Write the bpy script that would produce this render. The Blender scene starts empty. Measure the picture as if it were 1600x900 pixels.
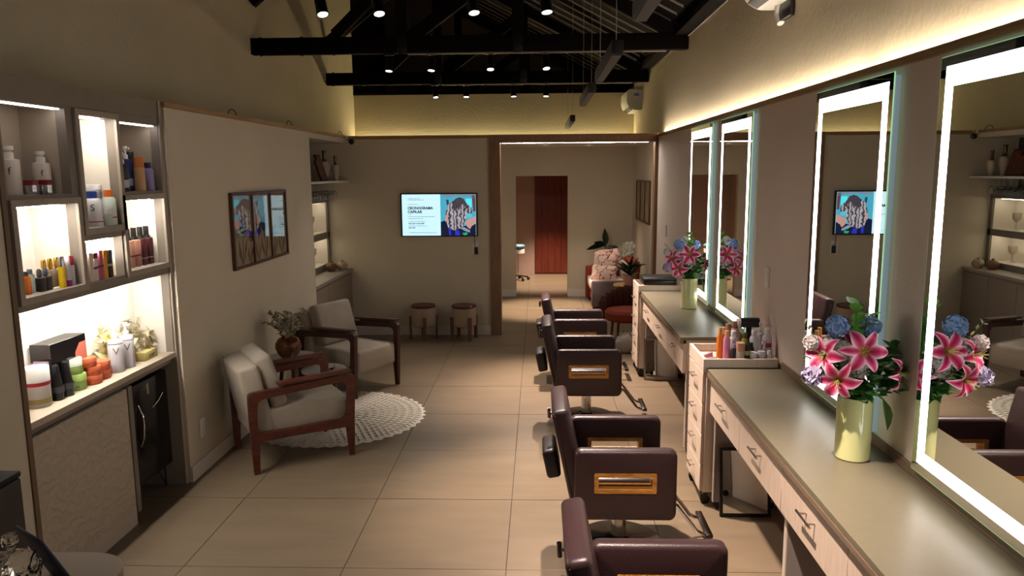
import bpy, bmesh, math, random
from mathutils import Vector, Matrix, Euler
from math import sin, cos, pi, radians as R
random.seed(7)
S = bpy.context.scene
COL = S.collection

# ------------------------------------------------------------------ camera, world, exposure
_f, _p, _y, _r, _H = 1182.76, 0.152105, -0.035989, -0.0074329, 2.04163
fw = Vector((sin(_y)*cos(_p), cos(_y)*cos(_p), -sin(_p)))
rt = Vector((cos(_y), -sin(_y), 0)); up = rt.cross(fw)
rt2 = rt*cos(_r) + up*sin(_r); up2 = -rt*sin(_r) + up*cos(_r)
cam = bpy.data.cameras.new('camera'); cam.sensor_width = 36; cam.lens = 36*_f/1600; cam.clip_start = 0.05
camo = bpy.data.objects.new('camera', cam); COL.objects.link(camo)
m = Matrix((rt2, up2, -fw)).transposed().to_4x4(); m.translation = (0, 0, _H); camo.matrix_world = m
S.camera = camo
W = bpy.data.worlds.new('world'); S.world = W; W.use_nodes = True
W.node_tree.nodes['Background'].inputs[0].default_value = (1.0, .94, .86, 1)
W.node_tree.nodes['Background'].inputs[1].default_value = 0.085
S.view_settings.view_transform = 'Standard'; S.view_settings.look = 'None'
S.view_settings.exposure = 0.4; S.view_settings.gamma = 1.0
S.view_settings.use_curve_mapping = False
S.cycles.max_bounces = 8; S.cycles.diffuse_bounces = 4; S.cycles.glossy_bounces = 4
S.cycles.sample_clamp_indirect = 4.0
# power of the lamps (watts / emission strengths), used by their builders below
E_COVE, E_BACKCOVE, E_MIRROR, E_PASSAGE, E_NICHE, E_TV = 27.0, 42.0, 5.0, 60.0, 140.0, .78
E_DOWN = 1000.0

# ------------------------------------------------------------------ materials
def lin(c):
    return tuple(((v/12.92) if v <= .04045 else ((v+.055)/1.055)**2.4) for v in c)
def rgb(h):
    h = h.lstrip('#'); return lin(tuple(int(h[i:i+2], 16)/255 for i in (0, 2, 4)))
MATS = {}
def mat(name, col, rough=.5, metal=0., var=0., scale=6., bump=0., bscale=60., trans=0., ior=1.45, emit=0., coat=0., stretch=None, alpha=1., rand=0.):
    if name in MATS: return MATS[name]
    c = rgb(col) if isinstance(col, str) else col
    mt = bpy.data.materials.new(name); mt.use_nodes = True; nt = mt.node_tree
    b = nt.nodes['Principled BSDF']
    b.inputs['Base Color'].default_value = (*c, 1); b.inputs['Roughness'].default_value = rough
    b.inputs['Metallic'].default_value = metal; b.inputs['IOR'].default_value = ior
    b.inputs['Transmission Weight'].default_value = trans
    b.inputs['Coat Weight'].default_value = coat; b.inputs['Coat Roughness'].default_value = .05
    b.inputs['Alpha'].default_value = alpha
    if emit:
        b.inputs['Emission Color'].default_value = (*c, 1); b.inputs['Emission Strength'].default_value = emit
    if var or bump or rand:
        tc = nt.nodes.new('ShaderNodeTexCoord'); mp = nt.nodes.new('ShaderNodeMapping')
        nt.links.new(tc.outputs['Object'], mp.inputs[0])
        if stretch: mp.inputs['Scale'].default_value = stretch
    if rand:
        oi = nt.nodes.new('ShaderNodeObjectInfo'); ml = nt.nodes.new('ShaderNodeMath'); ml.operation = 'MULTIPLY'; ml.inputs[1].default_value = 37.
        nt.links.new(oi.outputs['Random'], ml.inputs[0]); nt.links.new(ml.outputs[0], mp.inputs['Location'])
    if var:
        n = nt.nodes.new('ShaderNodeTexNoise'); n.inputs['Scale'].default_value = scale; n.inputs['Detail'].default_value = 5
        nt.links.new(mp.outputs[0], n.inputs['Vector'])
        rp = nt.nodes.new('ShaderNodeValToRGB')
        rp.color_ramp.elements[0].position = .3; rp.color_ramp.elements[1].position = .7
        rp.color_ramp.elements[0].color = (*[max(0, v*(1-var)) for v in c], 1)
        rp.color_ramp.elements[1].color = (*[min(1, v*(1+var)) for v in c], 1)
        nt.links.new(n.outputs[0], rp.inputs[0]); nt.links.new(rp.outputs[0], b.inputs['Base Color'])
    if bump:
        n2 = nt.nodes.new('ShaderNodeTexNoise'); n2.inputs['Scale'].default_value = bscale; n2.inputs['Detail'].default_value = 4
        nt.links.new(mp.outputs[0], n2.inputs['Vector'])
        bp = nt.nodes.new('ShaderNodeBump'); bp.inputs['Strength'].default_value = bump; bp.inputs['Distance'].default_value = .01
        nt.links.new(n2.outputs[0], bp.inputs['Height']); nt.links.new(bp.outputs[0], b.inputs['Normal'])
    MATS[name] = mt; return mt
def wood(name, c1, c2, scale=3., stretch=(1, 1, 12), rough=.45):
    if name in MATS: return MATS[name]
    mt = mat(name, c1, rough); nt = mt.node_tree; b = nt.nodes['Principled BSDF']
    tc = nt.nodes.new('ShaderNodeTexCoord'); mp = nt.nodes.new('ShaderNodeMapping'); mp.inputs['Scale'].default_value = stretch
    n = nt.nodes.new('ShaderNodeTexNoise'); n.inputs['Scale'].default_value = scale; n.inputs['Detail'].default_value = 6; n.inputs['Distortion'].default_value = .6
    rp = nt.nodes.new('ShaderNodeValToRGB'); rp.color_ramp.elements[0].position = .35; rp.color_ramp.elements[1].position = .65
    rp.color_ramp.elements[0].color = (*rgb(c1), 1); rp.color_ramp.elements[1].color = (*rgb(c2), 1)
    nt.links.new(tc.outputs['Object'], mp.inputs[0]); nt.links.new(mp.outputs[0], n.inputs['Vector'])
    nt.links.new(n.outputs[0], rp.inputs[0]); nt.links.new(rp.outputs[0], b.inputs['Base Color'])
    return mt
def wavemat(name, c1, c2, scale, dist, rough=.5, emit=0., bump=0., direction='X', dscale=1.5):
    if name in MATS: return MATS[name]
    mt = mat(name, c1, rough); nt = mt.node_tree; b = nt.nodes['Principled BSDF']
    tc = nt.nodes.new('ShaderNodeTexCoord'); wv = nt.nodes.new('ShaderNodeTexWave'); wv.bands_direction = direction
    wv.inputs['Scale'].default_value = scale; wv.inputs['Distortion'].default_value = dist; wv.inputs['Detail'].default_value = 3; wv.inputs['Detail Scale'].default_value = dscale
    nt.links.new(tc.outputs['Object'], wv.inputs['Vector'])
    rp = nt.nodes.new('ShaderNodeValToRGB'); rp.color_ramp.elements[0].color = (*rgb(c1), 1); rp.color_ramp.elements[1].color = (*rgb(c2), 1)
    nt.links.new(wv.outputs['Fac'], rp.inputs[0])
    if emit:
        nt.links.new(rp.outputs[0], b.inputs['Emission Color']); b.inputs['Emission Strength'].default_value = emit
        b.inputs['Base Color'].default_value = (0, 0, 0, 1)
    else:
        nt.links.new(rp.outputs[0], b.inputs['Base Color'])
    if bump:
        bp = nt.nodes.new('ShaderNodeBump'); bp.inputs['Strength'].default_value = bump; bp.inputs['Distance'].default_value = .01
        nt.links.new(wv.outputs['Fac'], bp.inputs['Height']); nt.links.new(bp.outputs[0], b.inputs['Normal'])
    return mt
def vcmat(name, rough=.5):
    if name in MATS: return MATS[name]
    mt = mat(name, (.5, .5, .5), rough); nt = mt.node_tree
    a = nt.nodes.new('ShaderNodeVertexColor'); a.layer_name = 'Col'
    nt.links.new(a.outputs[0], nt.nodes['Principled BSDF'].inputs['Base Color']); return mt

WALL = mat('wall_paint', '#c8bda8', .8, var=.05, scale=1.2, bump=.12, bscale=90)
WALLR = mat('wall_paint_rose', '#dccbbf', .8, var=.05, scale=1.2, bump=.08, bscale=90)
WALLUP = mat('upper_wall_plaster', '#cbbda0', .85, var=.08, scale=.8, bump=.3, bscale=30)
GABLE = mat('gable_plaster', '#93806f', .9, var=.15, scale=1.)
WHITEP = mat('white_skirting', '#d8d0c6', .5)
TILE = mat('porcelain_tile', '#736350', .36, var=.10, scale=2.2, bump=.02, bscale=40, stretch=(1, 3.5, 1), rand=1)
GROUT = mat('grout', '#3f352c', .8)
DARKWOOD = wood('dark_roof_wood', '#0c0606', '#130a09', 4, (6, 1, 6), .55)
ROOFW = wood('roof_boards', '#0a0606', '#0f0908', 5, (1, 12, 1), .6)
SEAM = mat('pale_seam', '#7d736a', .6)
TRIMW = wood('trim_wood', '#8d6c4a', '#a3815a', 6, (1, .6, 14), .5)
PORTALW = wood('portal_wood', '#7c5d45', '#8d6c52', 5, (14, 14, .8), .5)
GREIGE = mat('greige_laminate', '#978c7e', .5, var=.04, scale=20)
GREIGED = mat('dark_greige_laminate', '#7c7267', .5, var=.04, scale=20)
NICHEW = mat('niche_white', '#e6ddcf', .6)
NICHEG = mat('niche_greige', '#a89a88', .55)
TEXW = wavemat('textured_relief_white', '#b0a390', '#b7aa97', 5.5, 11, .55, bump=.5, direction='Z', dscale=1.6)
COUNTER = mat('counter_laminate', '#746c59', .36, var=.03, scale=30)
COUNTEDGE = mat('counter_edge', '#7a6552', .5)
DRAWERW = wood('pale_oak', '#c9b29e', '#d5c0ae', 7, (18, 18, 1.2), .5)
CARTW = wood('cart_oak', '#cdbbaa', '#d8c8b8', 7, (18, 18, 1.2), .5)
PANELG = mat('panel_grey', '#8f8480', .5)
CHROME = mat('chrome', '#d8d2cc', .12, 1.)
STEEL = mat('brushed_steel', '#b0a8a0', .3, 1.)
BLACKM = mat('black_metal', '#0d0c0c', .4)
BLACKP = mat('black_plastic', '#121212', .35)
LEATHER = mat('plum_leather', '#322021', .36, bump=.12, bscale=180, var=.08, scale=10)
GOLDW = wood('golden_wood', '#8a5a26', '#b07d3a', 8, (2, 8, 8), .3)
FABRIC = mat('beige_fabric', '#9a8e80', .95, bump=.25, bscale=350, var=.06, scale=12)
REDWOOD = wood('reddish_wood', '#3f190f', '#582619', 6, (2, 2, 9), .4)
WALNUT = wood('walnut', '#3d2218', '#512e20', 6, (2, 2, 9), .4)
STONE = mat('white_stone', '#a9a39a', .22, var=.07, scale=9)
RUGM = mat('crochet_cotton', '#d9d1c4', .95, bump=.3, bscale=250)
MIRROR = mat('mirror_silver', (.86, .88, .86), .0, 1.)
GLASSEDGE = mat('green_glass_edge_glow', '#a8e0ac', .15, emit=.6)  # glow put into the glass edge for border light leaking through it
LEDW = mat('led_white', (1., .97, .94), emit=E_MIRROR)
LEDCOVE = mat('led_cove', (1., .90, .74), emit=E_COVE)
LEDBACK = mat('led_cove_yellow', (1., .87, .50), emit=E_BACKCOVE)
LEDPASS = mat('led_passage', (1., .93, .82), emit=E_PASSAGE)
LEDNICHE = mat('led_niche', (1., .95, .86), emit=E_NICHE)
LEDCOOL = mat('led_niche_cool', (1., .93, .92), emit=7.)
LENS = mat('spot_lens', (1., .95, .93), emit=8.)
GLASS = mat('clear_glass', (1, 1, 1), .02, trans=1., ior=1.5)
WPLAST = mat('white_plastic', '#e3e0dc', .35)
ACW = mat('ac_white', '#d9d4cb', .4)

for _m in (DARKWOOD, ROOFW): _m.node_tree.nodes['Principled BSDF'].inputs['Specular IOR Level'].default_value = .1; _m.node_tree.nodes['Principled BSDF'].inputs['Roughness'].default_value = .85

# ------------------------------------------------------------------ mesh helpers
class MB:
    def __init__(s): s.bm = bmesh.new()
    def box(s, x0, x1, y0, y1, z0, z1, bev=0, seg=2, M=None):
        mm = Matrix.Translation(((x0+x1)/2, (y0+y1)/2, (z0+z1)/2)) @ Matrix.Diagonal((abs(x1-x0), abs(y1-y0), abs(z1-z0), 1))
        vs = bmesh.ops.create_cube(s.bm, size=1, matrix=mm)['verts']
        if bev:
            es = list({e for v in vs for e in v.link_edges})
            g = bmesh.ops.bevel(s.bm, geom=es, offset=bev, segments=seg, affect='EDGES', profile=.5)
            vs = list({v for f in g['faces'] for v in f.verts} | {v for v in vs if v.is_valid})
        if M is not None: bmesh.ops.transform(s.bm, matrix=M, verts=vs)
        return s
    def hexa(s, pts):  # 8 points: bottom 4 ccw, top 4 ccw
        v = [s.bm.verts.new(p) for p in pts]
        for f in ((3, 2, 1, 0), (4, 5, 6, 7), (0, 1, 5, 4), (1, 2, 6, 5), (2, 3, 7, 6), (3, 0, 4, 7)):
            s.bm.faces.new([v[i] for i in f])
        return s
    def bar(s, a, b, w, h=None, upv=(0, 0, 1), bev=0):
        a, b = Vector(a), Vector(b); h = h or w; d = (b-a); L = d.length; d.normalize()
        u = Vector(upv)
        if abs(d.dot(u)) > .99: u = Vector((1, 0, 0))
        sx = d.cross(u).normalized(); sz = sx.cross(d)
        M = Matrix((sx, d, sz)).transposed().to_4x4(); M.translation = (a+b)/2
        return s.box(-w/2, w/2, -L/2, L/2, -h/2, h/2, bev, 2, M)
    def lathe(s, prof, c=(0, 0, 0), n=20, M=None):
        c = Vector(c); rings = []; vs = []
        for r, z in prof:
            if r < 1e-6: ring = [s.bm.verts.new(c+Vector((0, 0, z)))]
            else: ring = [s.bm.verts.new(c+Vector((r*cos(2*pi*k/n), r*sin(2*pi*k/n), z))) for k in range(n)]
            rings.append(ring); vs += ring
        for a, b in zip(rings, rings[1:]):
            if len(a) == 1 and len(b) == 1: continue
            for k in range(n):
                k2 = (k+1) % n
                if len(a) == 1: s.bm.faces.new((a[0], b[k2], b[k]))
                elif len(b) == 1: s.bm.faces.new((a[k], a[k2], b[0]))
                else: s.bm.faces.new((a[k], a[k2], b[k2], b[k]))
        if M is not None: bmesh.ops.transform(s.bm, matrix=M, verts=vs)
        return s
    def cyl(s, r, z0, z1, c=(0, 0, 0), n=20, M=None, bev=0):
        p = [(0, z0), (r-bev, z0)] + ([(r, z0+bev)] if bev else [(r, z0)])
        p = [(0, z0)] + ([(r-bev, z0), (r, z0+bev), (r, z1-bev), (r-bev, z1)] if bev else [(r, z0), (r, z1)]) + [(0, z1)]
        return s.lathe(p, c, n, M)
    def rod(s, a, b, r, n=10, r2=None):
        return s.tube([a, b], r, n, r2)
    def tube(s, pts, r, n=8, r2=None):
        pts = [Vector(p) for p in pts]; rings = []
        N = len(pts); prev = None
        for i, p in enumerate(pts):
            d = (pts[min(i+1, N-1)] - pts[max(i-1, 0)]).normalized()
            if prev is None:
                u = Vector((0, 0, 1)) if abs(d.z) < .9 else Vector((1, 0, 0))
                u = d.cross(u).normalized()
            else:
                u = (prev - d*prev.dot(d)).normalized()
            prev = u; w = d.cross(u)
            rr = r if r2 is None else r + (r2-r)*i/(N-1)
            rings.append([s.bm.verts.new(p + (u*cos(2*pi*k/n) + w*sin(2*pi*k/n))*rr) for k in range(n)])
        for a, b in zip(rings, rings[1:]):
            for k in range(n): s.bm.faces.new((a[k], a[(k+1) % n], b[(k+1) % n], b[k]))
        s.bm.faces.new(rings[0][::-1]); s.bm.faces.new(rings[-1])
        return s
    def prism(s, poly, d0, d1, axis='y'):
        def P(u, v, d): return {'y': (u, d, v), 'x': (d, u, v), 'z': (u, v, d)}[axis]
        a = [s.bm.verts.new(P(u, v, d0)) for u, v in poly]; b = [s.bm.verts.new(P(u, v, d1)) for u, v in poly]
        n = len(poly)
        s.bm.faces.new(a[::-1]); s.bm.faces.new(b)
        for k in range(n): s.bm.faces.new((a[k], a[(k+1) % n], b[(k+1) % n], b[k]))
        bmesh.ops.recalc_face_normals(s.bm, faces=s.bm.faces[:]); return s
    def poly(s, pts):
        s.bm.faces.new([s.bm.verts.new(p) for p in pts]); return s
    def ell(s, c, rx, ry, rz, n=14, m=8):
        prof = [(sin(pi*k/m), -cos(pi*k/m)) for k in range(m+1)]; prof[0] = (0, -1); prof[-1] = (0, 1)
        return s.lathe(prof, (0, 0, 0), n, Matrix.Translation(c) @ Matrix.Diagonal((rx, ry, rz, 1)))
    def mesh(s, name, smooth=True, ang=40):
        me = bpy.data.meshes.new(name); bmesh.ops.recalc_face_normals(s.bm, faces=s.bm.faces[:]); s.bm.to_mesh(me); s.bm.free()
        if smooth and len(me.polygons):
            me.polygons.foreach_set('use_smooth', [True]*len(me.polygons)); me.set_sharp_from_angle(angle=R(ang))
        return me
    def build(s, name, mt, parent=None, **k):
        return link(name, s.mesh(name, **k), mt, parent)
def link(name, me, mt, parent=None, loc=None, rot=None):
    if mt is not None and not me.materials: me.materials.append(mt)
    o = bpy.data.objects.new(name, me); COL.objects.link(o)
    if parent: o.parent = parent
    if loc is not None: o.location = loc
    if rot is not None: o.rotation_euler = rot
    return o
def thing(name, label, cat, loc=(0, 0, 0), rz=0., group=None):
    o = bpy.data.objects.new(name, None); COL.objects.link(o); o.empty_display_size = .05
    o.location = loc; o.rotation_euler = (0, 0, rz); return tag(o, label, cat, group)
def tag(o, label, cat, group=None):
    o['label'] = label; o['category'] = cat
    if group: o['group'] = group
    return o
def struct(name, mb, mt, parent=None, **k):
    o = mb.build(name, mt, parent, **k)
    if parent is None: o['kind'] = 'structure'
    return o
def dup(root, loc, label, group=None, rz=None):
    r = root.copy(); COL.objects.link(r); r.location = loc; r['label'] = label
    if rz is not None: r.rotation_euler = (0, 0, rz)
    if group: r['group'] = group
    def rec(a, b):
        for ch in a.children:
            c = ch.copy(); COL.objects.link(c); c.parent = b; rec(ch, c)
    rec(root, r); return r
def sbox(name, mt, *a, **k):
    return struct(name, MB().box(*a, **k), mt)
def text(body, mt, parent, loc, rot, size=.05, fit=None, depth=.0006, name='lettering', bold=0., align='LEFT'):
    cu = bpy.data.curves.new('t', 'FONT'); cu.body = body; cu.size = size; cu.extrude = depth; cu.offset = bold; cu.align_x = align; cu.resolution_u = 3
    o = bpy.data.objects.new('t', cu); COL.objects.link(o)
    bpy.context.view_layer.update()
    me = bpy.data.meshes.new_from_object(o.evaluated_get(bpy.context.evaluated_depsgraph_get()))
    w = o.dimensions.x; bpy.data.objects.remove(o)
    me.name = name
    t = link(name, me, mt, parent, loc, rot)
    if fit and w > 0: t.scale = (fit/w, 1, 1)
    return t

# ------------------------------------------------------------------ the setting
XL, XR, YB = -2.33, 1.45, 9.4
XU, XRU, YP, YC = -2.97, 1.52, 12.4, 15.2
flo = sbox('floor', GROUT, -2.97, 1.62, -1., 15.3, -.06, -.003)
T = .85; gx, gy = -.17344, 3.6601
zones = [(-2.93, XR, -1., 3.28), (-2.93, XR, 3.28, 4.74), (XL, XR, 4.74, 7.75), (-2.4, XR, 7.75, YB-.0), (-.47, 1.41, YB, 9.5), (-2.3, XRU, 9.5, YP), (-.375, .472, YP, 12.5), (-.9, 1.2, 12.5, YC)]
full = MB().box(-T/2+.0025, T/2-.0025, -T/2+.0025, T/2-.0025, -.008, 0, .0012, 1).mesh('floor_tile', smooth=False); full.materials.append(TILE)
for i in range(-4, 3):
    for j in range(-6, 15):
        X0, Y0 = gx+i*T, gy+j*T
        for z in zones:
            a, b, c, d = max(X0, z[0]), min(X0+T, z[1]), max(Y0, z[2]), min(Y0+T, z[3])
            if b-a < .02 or d-c < .02: continue
            if b-a > T-.001 and d-c > T-.001:
                link('floor_tile', full, None, flo, (X0+T/2, Y0+T/2, 0))
            else:
                e = [.0025 if abs(a-X0) < 1e-4 else 0, .0025 if abs(b-X0-T) < 1e-4 else 0, .0025 if abs(c-Y0) < 1e-4 else 0, .0025 if abs(d-Y0-T) < 1e-4 else 0]
                MB().box(a+e[0], b-e[1], c+e[2], d-e[3], -.008, 0).build('floor_tile', TILE, flo, smooth=False)
# left wall: the furred partition with a ledge on top, and the tall wall behind it
sbox('wall_left', WALL, -2.97, XL, 4.742, 7.75, 0, 2.455)
sbox('wall_left', WALL, -2.97, -2.362, -1., 3.278, 0, 2.49)
sbox('wall_left', WALL, -2.97, XL, 7.75, YB, 2.40, 2.455)
sbox('wall_left', WALL, -3.07, XU, -1., YB+.1, 0, 2.452)
sbox('wall_left', WALLUP, -3.07, XU, -1., YP, 2.452, 6.2)
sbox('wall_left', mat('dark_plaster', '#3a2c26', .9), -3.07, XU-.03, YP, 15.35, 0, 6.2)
sbox('trim_1', TRIMW, -2.40, XL+.006, 4.742, 9.385, 2.457, 2.489)
# back wall with the television
sbox('wall_back', WALL, -2.97, -.606, YB, YB+.1, 0, 2.45)
sbox('trim_2', TRIMW, -2.335, -.606, YB-.02, YB+.1, 2.452, 2.492)
sbox('trim_3', PORTALW, -.606, -.472, YB-.03, YB+.13, 0, 2.395)
sbox('trim_4', PORTALW, 1.412, 1.529, YB-.03, YB+.13, 0, 2.395)
sbox('trim_5', PORTALW, -.606, 1.45, YB-.03, YB+.13, 2.395, 2.492)
# the passage room behind the portal
pc = sbox('ceiling', WALL, -2.97, 1.6, YB+.13, YP, 2.43, 2.452)
sbox('wall_right', WALL, XRU, XRU+.1, YB+.0, YP, 0, 2.452)
w = sbox('wall_passage', WALL, -2.97, -.375, YP, YP+.12, 0, 2.452)
sbox('wall_passage', WALL, .472, 1.62, YP, YP+.12, 0, 2.452)
sbox('wall_passage', WALL, -.375, .472, YP, YP+.12, 1.975, 2.452)
sbox('wall_passage', WALLUP, -2.97, XRU, YP, YP+.12, 2.452, 3.275)
sbox('trim_6', DARKWOOD, -2.97, XRU, YP-.03, YP+.15, 3.275, 3.32)
CORR = mat('corridor_paint', '#a98d80', .8, var=.05, scale=1.5)
sbox('wall_corridor', CORR, -.95, 1.3, YC, YC+.1, 0, 2.46)
sbox('wall_corridor', CORR, -1.05, -.95, YP+.12, YC, 0, 2.46)
sbox('wall_corridor', CORR, 1.2, 1.3, YP+.12, YC, 0, 2.46)
sbox('ceiling', WALL, -1.05, 1.3, YP+.12, YC+.1, 2.46, 2.50)
dm = wood('brown_door_wood', '#5a2418', '#6a2d1f', 5, (8, 8, .7), .35)
d1 = struct('door_1', MB().box(-.075, .585, YC-.045, YC-.002, .008, 2.08, .004), dm)
for k in range(5): MB().box(-.073+.13*k+.004, -.073+.13*k+.126, YC-.05, YC-.045, .03, 2.06, .002, 1).build('door_board', dm, d1)
# right wall: the lower furred wall, the ledge with the cove, the upper wall
sbox('wall_right', WALLR, XR, 1.62, -1., YB, 0, 2.447)
sbox('wall_right', WALLUP, XRU, 1.62, -1., 15.3, 2.447, 3.6)
sbox('trim_7', TRIMW, XR-.022, XR+.004, -1., 9.37, 2.447, 2.478)
for a, b in ((-1., 3.585), (3.63, 9.36), ):
    sbox('cove_led', LEDCOVE, XR+.012, XR+.045, a, b, 2.449, 2.456)['kind'] = 'structure'
sbox('cove_led', LEDBACK, -2.95, 1.48, YP-.05, YP-.02, 2.455, 2.465)
# skirtings
sbox('baseboard_left', WHITEP, XL, XL+.014, 4.742, 7.75, 0, .105)
sbox('baseboard_back', WHITEP, -2.36, -.606, YB-.014, YB, 0, .12)
sbox('baseboard_passage', WHITEP, -2.3, -.375, YP-.014, YP, 0, .115)
sbox('baseboard_passage', WHITEP, .472, 1.52, YP-.014, YP, 0, .115)
# gable and roof
sbox('wall_gable', GABLE, -3.4, 1.62, 15.3, 15.4, 0, 6.3)
def rz_(x): return 3.44 + .52*(1.52-x)
roof = struct('ceiling', MB().hexa([(1.65, -1., rz_(1.65)+.06), (1.65, 15.4, rz_(1.65)+.06), (-3.1, 15.4, rz_(-3.1)+.06), (-3.1, -1., rz_(-3.1)+.06),
                                   (1.65, -1., rz_(1.65)+.1), (1.65, 15.4, rz_(1.65)+.1), (-3.1, 15.4, rz_(-3.1)+.1), (-3.1, -1., rz_(-3.1)+.1)]), ROOFW)
def slope(y0, y1, x0, x1, d0, d1):
    return MB().hexa([(x1, y0, rz_(x1)+d0), (x1, y1, rz_(x1)+d0), (x0, y1, rz_(x0)+d0), (x0, y0, rz_(x0)+d0),
                      (x1, y0, rz_(x1)+d1), (x1, y1, rz_(x1)+d1), (x0, y1, rz_(x0)+d1), (x0, y0, rz_(x0)+d1)])
bme = slope(-.158, .158, -2.965, 1.6, .018, .055).mesh('roof_board', smooth=False); bme.materials.append(ROOFW)
sme = slope(-.011, .011, -2.6, 1.34, .0, .03).mesh('seam_strip', smooth=False); sme.materials.append(SEAM)
k = 0; y = -.8
while y < 15.1:
    link('roof_board', bme, None, roof, (0, y+.17, 0)); link('seam_strip', sme, None, roof, (0, y, 0)); y += .34
sbox('trim_8', DARKWOOD, 1.38, XRU, -1., 15.3, 3.40, 3.47)
sbox('trim_9', SEAM, 1.505, XRU, -1., 15.3, 3.385, 3.40)

# roof trusses with their spotlights
def truss(yc, label, s0):
    t = thing('roof_truss', label, 'roof truss', (-.725, yc, 3.26), 0, 'dark timber roof trusses')
    def P(x, z, dy=0): return (x+.725, dy, z-3.26)
    ch = MB().box(XU+.725, XRU+.725, -.05, .05, 0, .165, .006).build('bottom_chord', DARKWOOD, t)
    for x in (-1.40, -.21): MB().box(x+.725-.06, x+.725+.06, -.045, .045, .16, rz_(x)-3.28, .004).build('post', DARKWOOD, t)
    a, b = Vector(P(XU, 3.80)), Vector(P(-1.46, 4.98))
    MB().bar(a, b, .09, .15, bev=.004).build('top_chord', DARKWOOD, t)
    MB().bar(P(1.50, 3.37), P(-1.40, rz_(-1.4)-.10), .09, .13, bev=.004).build('top_chord', DARKWOOD, t)
    MB().bar(P(-1.30, 3.42), P(-.18, 4.22), .08, .13, bev=.004).build('strut', DARKWOOD, t)
    MB().bar(P(-1.50, 4.0), P(-2.1, 3.45), .07, .11, bev=.004).build('strut', DARKWOOD, t)
    for x in (-1.40, -.21):
        pl = MB().box(x+.725-.05, x+.725+.05, -.058, -.048, -.012, .18, .002).build('bolt_plate', BLACKM, t)
        q = MB()
        for dx, dz in ((-.025, .05), (.025, .05), (-.025, .13), (.025, .13)): q.rod((x+.725+dx, -.068, dz), (x+.725+dx, -.056, dz), .009, 8)
        q.build('bolt', BLACKM, pl)
    q = MB()
    for x in (-2.88, -2.45, -2.12):
        for z in (-.008, .17): q.rod((x+.725, 0, z-.004), (x+.725, 0, z+.008), .016, 8)
    q.build('bolt', BLACKM, t)
    MB().box(-1.35+.725, 1.3+.725, -.02, .02, -.014, -.001).build('light_track', SEAM, t)
    return t
truss(2.45, 'dark timber roof truss above the frame edge, nearest of all', 0)
truss(5.25, 'dark timber roof truss hidden just above the top edge carrying the biggest spotlights', 0)
truss(8.05, 'long dark timber truss with bolted beam spanning the upper picture', 0)
truss(10.85, 'dark timber truss with shorter looking beam behind the long one', 0)
truss(13.65, 'dark timber truss farthest back behind the cream parapet wall', 0)
def spot(x, y, d, e, label, ang=62, col=(1., .89, .79), blend=.7):
    t = thing('spotlight', label, 'spotlight', (x, y, 3.26), 0, 'black ceiling spotlights under the trusses')
    MB().box(-.05, .05, -.018, .018, -.02, .0, .004).build('track_adapter', BLACKM, t)
    d = Vector(d).normalized(); piv = Vector((0, 0, -.075))
    MB().rod((0, 0, -.018), (0, 0, -.085), .009, 8).build('stem', BLACKM, t)
    M = d.to_track_quat('-Z', 'Y').to_matrix().to_4x4(); M.translation = piv
    can = MB().lathe([(0, .035), (.036, .035), (.039, .03), (.039, -.092), (.041, -.095), (.041, -.108), (.035, -.108), (.034, -.096), (0, -.094)], n=20, M=M).build('lamp_can', BLACKM, t)
    MB().cyl(.034, -.1045, -.0985, n=20, M=M).build('lens', LENS, t)
    L = bpy.data.lights.new('spot_beam', 'SPOT'); L.energy = e; L.spot_size = R(ang); L.spot_blend = blend; L.color = col; L.shadow_soft_size = .035
    o = bpy.data.objects.new('spot_beam', L); COL.objects.link(o); o.parent = t
    M2 = M.copy(); M2.translation = piv + d*.115; o.matrix_local = M2
rows = [(5.25, (-1.46, -1.076, -.44, .046), [(.25, -.35, -1), (.2, -.35, -1), (.15, -.3, -1), (.11, -.24, -1)], (25, 35, 120, 800), 'nearest row'),
        (8.05, (-1.541, -1.101, -.498, .07), [(-.05, -.2, -1), (-.05, -.2, -1), (.05, -.33, -1), (.12, -.36, -1)], (25, 40, 260, 1000), 'middle row'),
        (10.85, (-1.448, -1.008, -.353, .103), [(.1, -.2, -1), (.0, -.2, -1), (.05, -.15, -1), (0., -.15, -1)], (8, 8, 20, 40), 'farthest row')]
for y, xs, ds, es, rn in rows:
    for k, (x, d, e) in enumerate(zip(xs, ds, es)):
        spot(x, y, d, e, 'black lit spotlight, %s from the left in the %s of spotlights' % (('first', 'second', 'third', 'fourth')[k], rn), 58 if e > 200 else 60, (1., .81, .69) if e > 200 else (1., .89, .79), 1. if e > 200 else .7)
for x, d, e, k in ((-1.4, (.1, .1, -1), 25, 'first'), (-.4, (.1, .1, -1), 80, 'second'), (.1, (.2, .1, -1), 600, 'third')):  # unseen lamps added to throw more light on the near end and counter
    spot(x, 2.45, d, e, 'added black fill spotlight above the frame on the nearest truss, %s from the left' % k, 58, (1., .81, .69), 1.)
# recessed downlights in the passage and corridor ceilings (out of view but part of the rooms, bar the added fill lamp over the sofa)
def downlight(x, y, z, e, label, ang=70):
    t = thing('downlight', label, 'downlight', (x, y, z))
    MB().lathe([(.045, 0), (.055, -.004), (.055, -.008), (.04, -.006), (.04, 0)], n=20).build('ring', WPLAST, t)
    MB().cyl(.04, -.005, -.002, n=20).build('lens', LENS, t)
    L = bpy.data.lights.new('down_beam', 'SPOT'); L.energy = e; L.spot_size = R(ang); L.spot_blend = .7; L.color = (1., .80, .62); L.shadow_soft_size = .04
    o = bpy.data.objects.new('down_beam', L); COL.objects.link(o); o.parent = t; o.location = (0, 0, -.03)
downlight(.1, 11.2, 2.43, E_DOWN*.6, 'recessed downlight in the passage ceiling behind the wooden portal', 52)
downlight(.75, 11.5, 2.43, E_DOWN*.06, 'added fill downlight in the passage ceiling above the sofa')
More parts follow.
